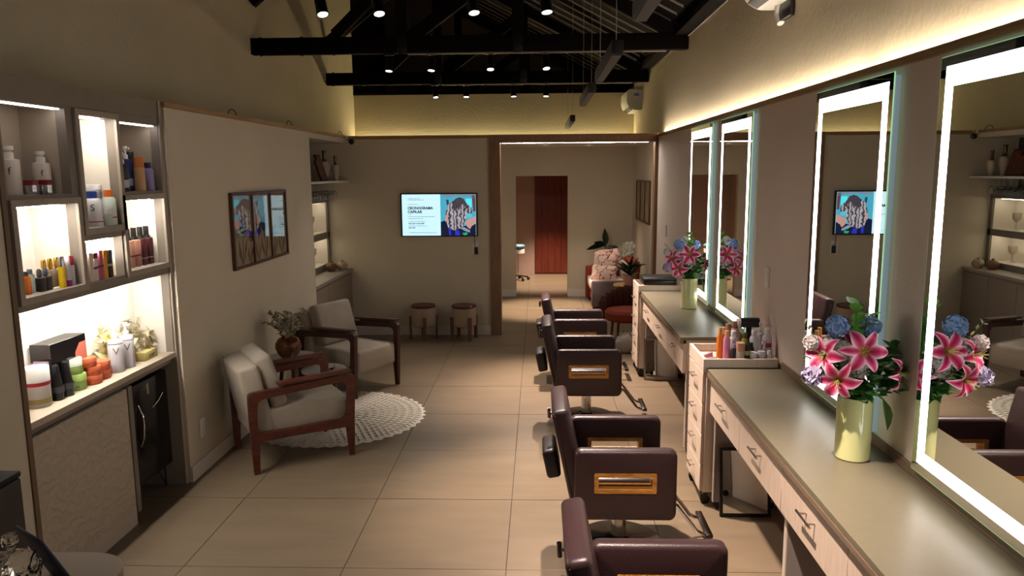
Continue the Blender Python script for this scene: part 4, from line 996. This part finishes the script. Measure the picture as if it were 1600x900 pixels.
# ------------------------------------------------------------------ flowers
PETAL = vcmat('lily_petal', .5)
def petalmesh(wide=1.):
    q = MB(); n, mm = 8, 4; L = 1.; lay = q.bm.loops.layers.color.new('Col'); rows_ = []; info = {}
    for k in range(n+1):
        f = k/n; w = .30*wide*(sin(pi*min(.985, .06+.94*f**.8)))**.8*.5
        x = L*(f - .12*f**3); z = .42*L*sin(f*1.6) - .55*L*f**3
        row = []
        for j in range(-mm, mm+1):
            u = j/mm; v = q.bm.verts.new((x, w*u, z+.10*abs(u)*w*2+.02*sin(f*22)*abs(u)**2*w*4)); row.append(v); info[v] = (f, abs(u))
        rows_.append(row)
    for a, b in zip(rows_, rows_[1:]):
        for j in range(2*mm): q.bm.faces.new((a[j], b[j], b[j+1], a[j+1]))
    pink, white, deep = Vector(rgb('#e872ac')), Vector(rgb('#fbeef3')), Vector(rgb('#cc3a7c'))
    for f in q.bm.faces:
        for l in f.loops:
            t_, u = info[l.vert]; e = max(0, (u-.38)/.5)**1.1 + max(0, (t_-.85)/.15)*.6
            c = pink.lerp(deep, max(0, 1-u*3)*.7); c = c.lerp(white, min(1, e)); 
            if t_ < .18: c = c.lerp(Vector(rgb('#c9c070')), .7)
            l[lay] = (*c, 1)
    me = q.mesh('petal'); me.materials.append(PETAL); return me
PM1, PM2 = petalmesh(1.75), petalmesh(1.3)
STEMG = mat('stem_green', '#3f5f2a', .6); LEAFG = mat('leaf_green', '#5c9444', .5, var=.25, scale=30); LEAFD = mat('leaf_dark', '#467239', .45, var=.2, scale=20); LEAFB = mat('leaf_bright', '#6ba542', .5, var=.2, scale=30)
def basis(d):
    return Vector(d).normalized().to_track_quat('Z', 'Y').to_matrix().to_4x4()
def lily(c, d, s, label, group, mouth):
    t = thing('lily', label, 'flower', c, 0, group); t.rotation_euler = basis(d).to_euler()
    for k in range(6):
        a = k*pi/3; link('petal', PM1 if k % 2 == 0 else PM2, None, t, (0, 0, -.1*s), (0, 0, a)).scale = (s, s, s)
    q = MB()
    for k in range(6):
        a = k*pi/3+.4; q.tube([(0, 0, -.08*s), (cos(a)*.10*s, sin(a)*.10*s, .35*s), (cos(a)*.2*s, sin(a)*.2*s, .5*s)], .01*s, 5)
    q.tube([(0, 0, -.08*s), (0, 0, .3*s), (.04*s, 0, .6*s)], .014*s, 6); q.build('stamens', mat('stamen', '#b9b86a', .6), t)
    inv = (Matrix.Translation(c) @ basis(d)).inverted(); m0 = Vector(mouth); c = Vector(c)
    mid = c.lerp(m0, .5) - Vector(d).normalized()*.03
    MB().tube([inv @ (c-Vector(d).normalized()*.08*s), inv @ mid, inv @ m0, inv @ (m0-Vector((0, 0, .08)))], .0035, 6).build('stem', STEMG, t)
FLOR = {}
def puff(c, r, mt, label, group, mouth, n=70, name='hydrangea', fl=.014):
    t = thing(name, label, 'flower', c, 0, group); rn = random.Random(hash(label) % 1000 if False else len(label)); q = MB()
    for k in range(n):
        z = 1-2*(k+.5)/n; a = k*2.39996; rr_ = math.sqrt(max(0, 1-z*z)); d = Vector((rr_*cos(a), rr_*sin(a), z)); p = d*r*rn.uniform(.82, 1.05)
        B = basis(d+Vector((rn.uniform(-.3, .3),)*3)).to_3x3()
        for i in range(4):
            b = i*pi/2+rn.random(); e1 = B @ Vector((cos(b), sin(b), .25)); e2 = B @ Vector((cos(b+.7), sin(b+.7), .3)); e0 = B @ Vector((cos(b-.7), sin(b-.7), .3))
            q.poly([p, p+e0*fl*.75, p+e1*fl, p+e2*fl*.75])
    q.build('floret_cluster', mt, t, smooth=False)['kind'] = 'stuff'
    c = Vector(c); m0 = Vector(mouth)
    MB().tube([Vector((0, 0, 0)), (m0-c)*.5+Vector((0, 0, .01)), m0-c, m0-c-Vector((0, 0, .08))], .0035, 6).build('stem', STEMG, t)
LM = {}
def sprig(pts, label, group, n, L, w, mt, parts=True, name='eucalyptus_sprig', seed=1, round_=False):
    base = Vector(pts[0]); t = thing(name, label, 'foliage', base, 0, group); rn = random.Random(seed)
    P = [Vector(p)-base for p in pts]
    MB().tube(P, .003, 5, .0015).build('stem', STEMG, t)
    key = (L, w, mt.name)
    if key not in LM:
        q = MB(); addleaf(q, (0, 0, 0), (1, 0, 0), L, w); LM[key] = q.mesh('leaf'); LM[key].materials.append(mt)
    q = MB()
    for i in range(n):
        f = .25+.75*i/(n-1); s_ = f*(len(P)-1); i0 = min(len(P)-2, int(s_)); p = P[i0].lerp(P[i0+1], s_-i0); tan = (P[i0+1]-P[i0]).normalized()
        d = Vector((rn.uniform(-1, 1), rn.uniform(-1, 1), rn.uniform(-.3, .8))).normalized()+tan*.6
        if parts:
            o = link('leaf', LM[key], None, t, p); o.rotation_mode = 'QUATERNION'; o.rotation_quaternion = d.to_track_quat('X', 'Z')
        else: addleaf(q, p, d, L*rn.uniform(.8, 1.15), w, rn.uniform(-.8, .8))
    if not parts: q.build('leaf_cluster', mt, t)['kind'] = 'stuff'
    else: q.bm.free()
CREAMG = mat('pale_green_vase', '#d6d79a', .16, coat=.5)
BLUEF = mat('blue_petal', '#86a6d8', .6, var=.2, scale=60); WHITEF = mat('white_petal', '#d9cfcc', .6, var=.06, scale=40); LAVF = mat('lavender_petal', '#b7abc9', .6); YELF = mat('yellow_bud', '#bfc27a', .6)
def bouquet(vx, vy, vz, which, near):
    g = 'flowers in the %s pale green vase' % which
    v = thing('flower_vase', ('glossy pale green cylinder vase on the near counter' if near else 'glossy pale green cylinder vase on the far counter'), 'vase', (vx, vy, vz), 0, 'pale green vases')
    MB().lathe([(0, 0), (.062, 0), (.068, .006), (.069, .255), (.066, .262), (.062, .255), (.061, .02), (0, .016)], n=36).build('vase_body', CREAMG, v)
    O = Vector((vx, vy, vz)); mouth = O+Vector((0, 0, .25))
    def A(x, y, z): return O+Vector((x, y, z))
    w = 'near' if near else 'far'
    sgn = 1
    for k, (p, d, s, l) in enumerate((((-.03, -.12, .475), (-.18, -1, .25), .105, 'large front'), ((-.16, -.06, .445), (-.75, -.8, .3), .095, 'upper left'), ((-.115, -.10, .355), (-.5, -.9, -.2), .10, 'lower left'), ((.095, -.13, .39), (.9, -.55, -.05), .085, 'right hand side'), ((.03, .10, .43), (.35, 1, .2), .10, 'rear'))):
        lily(A(*p), d, s, 'pink and white lily at the %s of the %s bouquet' % (l, w), g, mouth)
    for p, r, l in (((-.10, -.03, .555), .042, 'left'), ((.05, .02, .545), .036, 'right')):
        puff(A(*p), r, BLUEF, 'blue hydrangea head on the %s of the %s bouquet' % (l, w), g, mouth)
    puff(A(-.115, -.03, .46), .05, WHITEF, 'white blossom cluster between the lilies of the %s bouquet' % w, g, mouth, 50, 'white_blossom', .026)
    puff(A(-.03, -.05, .40), .045, WHITEF, 'white blossom cluster low in the middle of the %s bouquet' % w, g, mouth, 40, 'white_blossom', .026)
    puff(A(-.20, -.03, .49), .024, WHITEF, 'small white blossom at the far left of the %s bouquet' % w, g, mouth, 20, 'white_blossom', .022)
    puff(A(-.20, -.06, .36), .026, LAVF, 'lavender blossom low at the left of the %s bouquet' % w, g, mouth, 22, 'lavender_blossom', .03)
    if not near: puff(A(-.05, .0, .58), .035, WHITEF, 'white blossom spike at the top of the far bouquet', g, mouth, 30, 'white_blossom', .02)
    rn = random.Random(3 if near else 8)
    for k, (tip, l, mt, nn, L, ww) in enumerate((((-.02, .0, .63), 'upright bright green', LEAFB, 16, .065, .055), ((.02, -.01, .58), 'second upright green', LEAFB, 14, .06, .05), ((.16, .03, .46), 'right leaning dark green', LEAFG, 16, .055, .042), ((.13, -.06, .36), 'low right dark green', LEAFD, 16, .06, .04), ((-.22, .0, .56), 'yellow budded left', YELF, 12, .025, .014), ((-.13, -.02, .54), 'pale budded middle', YELF, 10, .025, .016), ((-.02, -.11, .30), 'low front round leaved', LEAFG, 10, .07, .062), ((-.18, -.02, .41), 'left dark green', LEAFD, 14, .055, .036), ((.06, -.10, .42), 'front right green', LEAFG, 16, .055, .042), ((.0, .12, .40), 'rear green', LEAFG, 12, .05, .038), ((.08, .08, .50), 'rear right green', LEAFG, 10, .05, .036))):
        tip = Vector(tip); mid = tip*.55+Vector((0, 0, .13))
        sprig([mouth-Vector((0, 0, .06)), mouth, O+mid, O+tip], '%s sprig in the %s bouquet' % (l, w), g, nn, L, ww, mt, near, seed=k+11)
    q = MB(); rn = random.Random(12)
    for k in range(230):
        a = rn.uniform(0, 2*pi); rr_ = .14*math.sqrt(rn.random()); p = Vector((cos(a)*rr_+.02, sin(a)*rr_*.75, .255+rr_*.25+rn.random()*(.22-rr_*.5)))
        addleaf(q, p, (cos(a)+rn.uniform(-.5, .5), sin(a)+rn.uniform(-.5, .5), rn.uniform(-.3, .9)), rn.uniform(.04, .07), rn.uniform(.025, .04), rn.uniform(-.6, .6))
    o = q.build('filler_foliage', LEAFD); tag(o, 'dense dark filler leaves around the mouth of the %s vase' % w, 'foliage', g); o['kind'] = 'stuff'; o.location = O
    bl = thing('broad_leaf', 'single drooping broad dark leaf at the rim of the %s vase' % w, 'foliage', O+Vector((.06, -.035, .262)), 0, g)
    MB().tube([(-.05, .03, -.05), (-.02, .01, .01), (.012, -.006, .012), (.028, -.014, .0)], .003, 6).build('stem', STEMG, bl)
    q = MB(); addleaf(q, (.026, -.013, .002), (.25, -.2, -1), .125, .085, .0, .12); q.build('leaf', LEAFD, bl)
bouquet(1.285, 3.02, .8712, 'near', True)
bouquet(1.29, 6.47, .8712, 'far', False)

# ------------------------------------------------------------------ bottles on the near cart
GC = 'bottles in the tray of the near drawer cart'; zc = .876
def cb(kind, label, x, y, r, h, b, c, **k): prod(kind, k.pop('name', 'hair_bottle'), label, (x, y, zc), r*1.06, h*1.06, b, c, GC, **k)
cb('flip', 'orange spray bottle at the left end of the cart tray', 1.115, 4.60, .02, .20, '#d8761c', '#c98a3a')
cb('flip', 'pink bottle with peach cap beside the orange one', 1.145, 4.56, .02, .19, '#c87ca0', '#d8a070')
cb('flip', 'slim pink bottle behind the pink one in the cart', 1.15, 4.66, .018, .19, '#b86a90', '#d8b090')
cb('flip', 'small black bottle next to the pink one in the cart', 1.18, 4.52, .016, .12, '#1a1418', '#8a86a0')
cb('flip', 'white bottle with lilac shade behind the beige bottle', 1.195, 4.60, .024, .18, '#d0cbd4', '#d8d4d8')
cb('jar', 'beige topped clear bottle in front of the cart tray', 1.215, 4.51, .025, .13, '#b0a49c', '#b98a6c', cat='bottle')
cb('flip', 'dark brown bottle with yellow label in the cart', 1.255, 4.515, .021, .12, '#1c1412', '#2a201c', band=(.5, .7), bandc='#b0a060')
cb('flip', 'yellow green bottle near the middle of the cart', 1.265, 4.60, .018, .17, '#a09a3c', '#5a5620')
cb('flip', 'small black bottle right of the yellow green one', 1.29, 4.56, .02, .12, '#141214', '#141214')
cb('jar', 'white jar with plain lid at the front of the cart', 1.293, 4.51, .022, .075, '#d0ccd2', '#d8d4d8', cat='jar')
cb('flip', 'white bottle with grey shoulder behind the white jars', 1.315, 4.58, .026, .19, '#c8c4cc', '#c8c4cc')
cb('jar', 'lavender grey jar at the front of the cart', 1.342, 4.51, .022, .08, '#b8b4c0', '#c8c4cc', cat='jar')
cb('stick', 'silver tube standing by the wall in the cart', 1.365, 4.55, .016, .13, '#c0bcc4', SILV)
cb('stick', 'slim white tube beside the silver tube', 1.385, 4.50, .013, .085, '#d8d4da', '#d8d4da')
cb('flip', 'white bottle with magenta spot rightmost in the cart', 1.395, 4.585, .026, .20, '#cfcad4', '#d8d4da', band=(.45, .58), bandc='#b02860')
cb('pump', 'white pump bottle at the wall corner of the cart', 1.385, 4.70, .026, .21, '#c9c5cc', '#d2ced4')
cb('flip', 'blush bottle with copper cap at the back of the cart', 1.19, 4.72, .024, .20, '#b08a80', '#a06a50')
cb('flip', 'rosy bottle with brown cap at the back of the cart', 1.24, 4.74, .026, .21, '#c0a098', '#8a5a48')
t = thing('hair_dryer', 'dark hair dryer with pale rim standing in the cart', 'hair dryer', (1.325, 4.74, zc))
MB().tube([(0, 0, .0), (0, 0, .12), (.0, -.005, .19)], .017, 12).build('handle', BLACKP, t)
MB().rod((-.055, 0, .215), (.06, 0, .215), .032, 16).build('barrel', BLACKP, t); MB().rod((-.075, 0, .215), (-.055, 0, .215), .027, 16).build('nozzle', WPLAST, t)
for k, (x, y, a, l) in enumerate(((1.05, 4.55, .3, 'front'), (1.07, 4.62, -.2, 'middle'), (1.05, 4.70, .6, 'rear'))):
    t = thing('hair_clip', 'pink and mauve sectioning clip lying at the %s of the cart tray' % l, 'hair clip', (x, y, .8755), a, 'clips in the cart tray')
    for s in (-1, 1): MB().hexa([(-.05, -.008, 0), (.055, -.012*s*0-.012, 0), (.055, .012, 0), (-.05, .008, 0), (-.05, -.006, .012), (.055, -.008, .02+.008*s), (.055, .008, .02+.008*s), (-.05, .006, .012)]).build('jaw', pm('#b98a98' if s > 0 else '#6a3444'), t)

# ------------------------------------------------------------------ air conditioners
def aircon(y0, y1, z0, label, near):
    t = thing('air_conditioner', label, 'air conditioner', (XRU, y0, z0), 0, 'white split air conditioners'); L = y1-y0
    prof = roundpoly([(0, 0), (-.12, .0), (-.20, .05), (-.225, .12), (-.225, .27), (-.19, .30), (0, .30)], .03, 4)
    MB().prism(prof, 0, L, 'y').build('casing', ACW, t)
    M = Matrix.Translation((-.165, L/2, .022)) @ Matrix.Rotation(.55, 4, 'Y')
    MB().box(-.035, .035, -L/2+.05, L/2-.05, -.008, .002, .002, 1, M).build('louvre', BLACKP, t)
    if not near:
        MB().box(-.12, -.05, -.003, -.001, .20, .24).build('sticker', pm('#5f86a8'), t); MB().box(-.115, -.06, -.003, -.001, .175, .195).build('sticker', pm('#e4e0da'), t)
        MB().tube([(-.10, .10, .30), (-.10, .10, .45)], .012, 8).build('pipe', WPLAST, t)
    else:
        MB().box(-.03, -.0, L-.36, L-.10, -.10, .0, .004).build('pipe_cover', BLACKP, t)
        MB().tube([(-.03, L-.14, .005), (-.03, L-.12, -.05), (-.02, L-.16, -.11)], .022, 10).build('drain_hose', WPLAST, t)
    return t
aircon(4.28, 5.10, 3.05, 'white split air conditioner cut by the top edge on the right wall', True)
aircon(11.45, 12.25, 2.93, 'white split air conditioner in the far right upper corner', False)

# ------------------------------------------------------------------ passage furniture
TERRA = mat('terracotta_velvet', '#8a3420', .85, bump=.15, bscale=200); GREYF = mat('grey_mauve_fabric', '#584c4d', .9, bump=.2, bscale=250)
sf = thing('sofa', 'terracotta sofa with grey arm and pale seat in the passage', 'sofa', (1.15, 11.72, 0))
MB().box(-.34, .34, -.39, .33, .06, .27, .02).build('sofa_base', TERRA, sf)
MB().box(-.36, .36, -.50, -.40, .03, .42, .02).build('arm_panel', GREYF, sf)['label'] = 'grey mauve arm panel'
MB().box(-.40, .36, .34, .45, .03, .55, .03, 3).build('sofa_arm', TERRA, sf)
MB().box(-.38, .19, -.39, .33, .275, .40, .03, 3).build('seat_cushion', mat('pale_throw', '#cbb4a6', .9), sf)
MB().box(.20, .365, -.39, .33, .275, .70, .03, 3).build('sofa_back', TERRA, sf)
MB().box(.12, .20, -.30, .20, .40, .66, .03, 3, None).build('back_cushion', mat('white_cushion', '#c4b5ac', .9), sf)
for sx in (-.32, .3):
    for sy2 in (-.45, .4): MB().box(sx-.02, sx+.02, sy2-.02, sy2+.02, 0, .07).build('leg', WALNUT, sf)
CUSH = mat('floral_cushion', '#c9aca0', .9)
nt = CUSH.node_tree; tc = nt.nodes.new('ShaderNodeTexCoord'); vo = nt.nodes.new('ShaderNodeTexVoronoi'); vo.feature = 'DISTANCE_TO_EDGE'; vo.inputs['Scale'].default_value = 7
nz = nt.nodes.new('ShaderNodeTexNoise'); nz.inputs['Scale'].default_value = 6; mx = nt.nodes.new('ShaderNodeMixRGB'); mx.inputs[0].default_value = .3
nt.links.new(tc.outputs['Object'], nz.inputs['Vector']); nt.links.new(tc.outputs['Object'], mx.inputs[1]); nt.links.new(nz.outputs[1], mx.inputs[2]); nt.links.new(mx.outputs[0], vo.inputs['Vector'])
rp = nt.nodes.new('ShaderNodeValToRGB'); rp.color_ramp.elements[0].position = .02; rp.color_ramp.elements[1].position = .06
rp.color_ramp.elements[0].color = (*rgb('#7a2a22'), 1); rp.color_ramp.elements[1].color = (*rgb('#d3b8ac'), 1)
nt.links.new(vo.outputs['Distance'], rp.inputs[0]); nt.links.new(rp.outputs[0], nt.nodes['Principled BSDF'].inputs['Base Color'])
def pillow(loc, w, h, rot, label):
    t = thing('cushion', label, 'cushion', loc, 0, 'floral cushions on the passage sofa'); q = MB(); n = 14; top = {}
    for s in (-1, 1):
        for i in range(n+1):
            for j in range(n+1):
                if s == 1 and (i in (0, n) or j in (0, n)): top[(s, i, j)] = top[(-1, i, j)]; continue
                u, v = 2*i/n-1, 2*j/n-1; e = (1-u*u)*(1-v*v); k = 1-.08*(1-abs(u*v))*(max(abs(u), abs(v)))
                top[(s, i, j)] = q.bm.verts.new((u*w/2*k, s*.07*e**.45, v*h/2*k))
    for s in (-1, 1):
        for i in range(n):
            for j in range(n): q.bm.faces.new([top[(s, *p)] for p in ((i, j), (i+1, j), (i+1, j+1), (i, j+1))])
    o = q.build('cushion_body', CUSH, t); o.rotation_euler = rot
pillow((1.0, 11.55, .50), .40, .25, (-.35, .06, -.15), 'pale floral cushion in front on the passage sofa')
pillow((1.03, 11.72, .63), .38, .34, (-.25, .12, -.1), 'pale floral cushion standing behind the front one')
pillow((1.12, 11.90, .66), .38, .36, (-.15, -.1, -.1), 'third floral cushion peeking out at the back of the sofa')
# rubber plant behind
rp_ = thing('rubber_plant', 'dark leaved plant rising behind the sofa cushions', 'plant', (1.07, 12.285, 0))
MB().lathe([(0, 0), (.07, 0), (.085, .25), (.08, .25), (0, .23)], n=18).build('pot', mat('pot_dark', '#3a2c26', .6), rp_)
MB().tube([(0, 0, .2), (.0, -.02, .6), (.01, -.02, .86)], .01, 8).build('stem', STEMG, rp_)
for d, L, z in (((.02, -.1, 1), .30, .84), ((-1, -.15, -.15), .32, .86), ((-.55, -.1, .25), .2, .84), ((1, -.2, -.12), .30, .82), ((-.3, -.5, -.1), .2, .72), ((.4, -.5, .0), .2, .70)):
    q = MB(); addleaf(q, (0, -.02, z), d, L, .13, .9, .1); q.build('leaf', mat('rubber_leaf', '#1c2a1a', .3), rp_)
pt = thing('side_table', 'small yellowish topped table between sofa and red tub chair', 'side table', (1.24, 10.62, 0))
MB().cyl(.19, .44, .465, n=28, bev=.004).build('tabletop', wood('yellow_wood', '#b08a4a', '#c39a58', 6, (1, 9, 9)), pt)
for k in range(3): MB().rod((cos(k*2.1)*.14, sin(k*2.1)*.14, 0), (cos(k*2.1)*.1, sin(k*2.1)*.1, .44), .012, 8).build('leg', WALNUT, pt)
og = thing('orchid', 'white orchid leaning over the sofa in the passage', 'plant', (1.32, 10.98, .43))
MB().lathe([(0, 0), (.05, 0), (.065, .11), (.06, .11), (0, .1)], n=16).build('pot', mat('white_pot', '#c9c0b8', .5), og)
MB().tube([(0, 0, .1), (.04, -.02, .3), (.02, -.04, .45), (-.06, -.05, .5), (-.12, -.05, .46)], .005, 6).build('stem', STEMG, og)
rn = random.Random(2)
for c in ((-.02, -.05, .50), (-.07, -.06, .52), (-.12, -.06, .48), (-.10, -.07, .43), (-.03, -.07, .45), (.0, -.05, .53)):
    q = MB()
    for k in range(5): addleaf(q, (c[0], c[1], c[2]+.02), (cos(k*1.256), -.25, sin(k*1.256)), .075, .075, 1.2)
    q.build('flower', mat('orchid_white', '#d8cfbe', .6), og)
for d in ((1, -.3, .5), (-1, -.3, .4), (.3, -1, .5)):
    q = MB(); addleaf(q, (0, 0, .1), d, .18, .06); q.build('leaf', LEAFD, og)
# the orchid stands on the sofa-side stand
st = thing('plant_stand', 'narrow dark stand under the white orchid beside the sofa', 'stand', (1.32, 10.98, 0)); MB().cyl(.09, .41, .43, n=20).build('stand_top', WALNUT, st); MB().cyl(.02, .02, .41, n=12).build('pole', WALNUT, st); MB().cyl(.1, 0, .02, n=20).build('foot', WALNUT, st)
dc = thing('potted_dracaena', 'spiky green potted plant in pink wrap on the small table', 'plant', (1.27, 10.60, .466))
MB().lathe([(0, 0), (.06, 0), (.075, .05), (.10, .13), (.085, .13), (0, .1)], n=11).build('wrap', mat('pink_wrap', '#b98a84', .4, bump=.6, bscale=25), dc)
rn = random.Random(6)
for k in range(30):
    a = k*2.4; e = rn.uniform(.3, 1.6); L = rn.uniform(.16, .30); q = MB()
    addleaf(q, (rn.uniform(-.02, .02), rn.uniform(-.02, .02), .10+.14*(k/30)), (cos(a), sin(a), e), L, .045, rn.uniform(-.8, .8), .2); q.build('leaf', mat('dracaena_leaf', '#24391f', .45), dc)
# tub chair
tb = thing('tub_chair', 'terracotta red tub chair with channelled back behind the far cart', 'armchair', (1.06, 9.02, 0), -pi*.62)
MB().cyl(.27, .27, .40, n=32, bev=.03).build('seat_cushion', TERRA, tb)
BURG = mat('burgundy_velvet', '#4c211a', .8)
for k in range(13):
    a = pi + (k-6)*pi*1.15/13; h = .66 - .16*(abs(k-6)/6)**1.6; q = MB()
    q.lathe([(0, .26), (.04, .26), (.052, .30), (.052, h-.04), (.035, h-.005), (0, h)], (cos(a)*.30, sin(a)*.30, 0), 12); q.build('back_channel', BURG, tb)
for k in range(4):
    a = pi/4+k*pi/2; MB().rod((cos(a)*.22, sin(a)*.22, 0), (cos(a)*.19, sin(a)*.19, .28), .012, 8, .018).build('leg', WALNUT, tb)
bg = thing('plastic_bag', 'white plastic bag on the floor below the tub chair', 'bag', (.99, 8.52, 0))
q = MB(); q.lathe([(0, 0), (.09, .0), (.115, .03), (.12, .10), (.09, .16), (.04, .185), (.02, .21), (0, .20)], n=14)
for v in q.bm.verts: v.co += Vector((random.uniform(-.012, .012), random.uniform(-.012, .012), random.uniform(0, .012)))
q.build('bag_body', mat('bag_white', '#cfc6bf', .45), bg)
for s in (-1, 1): MB().tube([(s*.02, 0, .18), (s*.05, .01, .22), (s*.08, .0, .20)], .006, 5).build('handle', mat('bag_white', '#cfc6bf'), bg)
# corridor equipment edge seen at the left of the opening
eq = thing('wheeled_stool', 'teal seated wheeled stool at the left edge of the corridor opening', 'stool', (-.40, 14.3, 0))
MB().cyl(.14, .62, .68, n=24, bev=.02).build('seat', mat('teal_vinyl', '#4f8088', .4), eq)
MB().cyl(.13, .52, .60, n=24).build('seat_shell', WPLAST, eq); MB().cyl(.02, .08, .52, n=12).build('column', CHROME, eq)
for k in range(5):
    a = k*2*pi/5+.2; lg = MB().rod((0, 0, .09), (cos(a)*.2, sin(a)*.2, .06), .014, 8).build('leg', BLACKP, eq); MB().ell((cos(a)*.2, sin(a)*.2, .03), .03, .03, .03).build('caster', BLACKP, lg)

# ------------------------------------------------------------------ reception table in the foreground
ds = thing('reception_table', 'pale round cornered table top at the bottom left corner', 'table', (-1.6, 1.72, 0))
pts = roundpoly([(-.55, -.50), (.44, -.50), (.44, .31), (-.55, .31)], .16, 10)
MB().prism(pts, .915, .95, 'z').build('tabletop', mat('table_cream', '#93826f', .75), ds)
MB().box(-.45, .25, -.4, .12, .0, .914, .01).build('pedestal', mat('table_brown', '#4a382c', .5), ds)
cj = thing('crystal_jar', 'cut crystal jar with knobbed lid on the foreground table', 'jar', (-1.40, 1.83, .951))
q = MB()
def facet(prof, n=22):
    rings = []
    for i, (r, z) in enumerate(prof):
        rings.append([q.bm.verts.new((r*(1+.05*((k+i) % 2))*cos(2*pi*k/n), r*(1+.05*((k+i) % 2))*sin(2*pi*k/n), z)) for k in range(n)])
    for a, b in zip(rings, rings[1:]):
        for k in range(n):
            k2 = (k+1) % n; q.bm.faces.new((a[k], a[k2], b[k2])); q.bm.faces.new((a[k], b[k2], b[k]))
    q.bm.faces.new(rings[0][::-1]); q.bm.faces.new(rings[-1])
facet([(.045, 0), (.055, .01), (.062, .03), (.064, .05), (.06, .056)]); q.build('bowl', GLASS, cj, smooth=False)
q = MB(); facet([(.066, .057), (.064, .066), (.052, .084), (.034, .098), (.014, .104), (.009, .112), (.012, .116)]); q.build('lid', GLASS, cj, smooth=False)
q = MB(); facet([(.008, .1165), (.018, .124), (.021, .138), (.017, .152), (.006, .158)], 10); q.build('knob', GLASS, cj, smooth=False)
# tablet on its stand: screen away from the camera
tt = thing('tablet', 'dark navy tablet leaning on a thin stand on the foreground table', 'tablet', (-1.292, 1.872, .952))
d1 = Vector((.83, -.55, 0)); dn = Vector((-.55, -.83, 0)); d2 = (Vector((0, 0, 1))*.91 + dn*.42).normalized(); nn_ = d1.cross(d2).normalized()
M = Matrix((d1, d2, nn_)).transposed().to_4x4()
MB().box(-.075, .075, 0, .185, -.005, .005, .003, 2, M).build('tablet_case', mat('navy_case', '#262640', .45), tt)
MB().box(-.068, .068, .008, .177, -.0062, -.005, 0, 1, M).build('screen', mat('dark_screen', '#0c0c12', .08), tt)
MB().tube([M @ Vector((-.02, .12, .004)), Vector((-.09, -.05, .02)), Vector((-.09, -.05, .0))], .0025, 6).build('stand_leg', BLACKM, tt)

# slim dark bin at the left edge of the view
db = thing('slim_bin', 'slim dark brown bin by the pale panel at the left edge', 'bin', (-2.28, 2.93, 0))
MB().box(-.07, .05, -.15, .095, .01, .76, .012).build('bin_body', mat('bin_brown', '#2a1e18', .5), db)
MB().box(-.072, .052, -.152, .097, .761, .79, .01).build('lid', mat('bin_lid', '#1c1412', .9), db)
MB().box(-.06, .04, -.14, .085, 0, .009).build('foot', BLACKP, db)
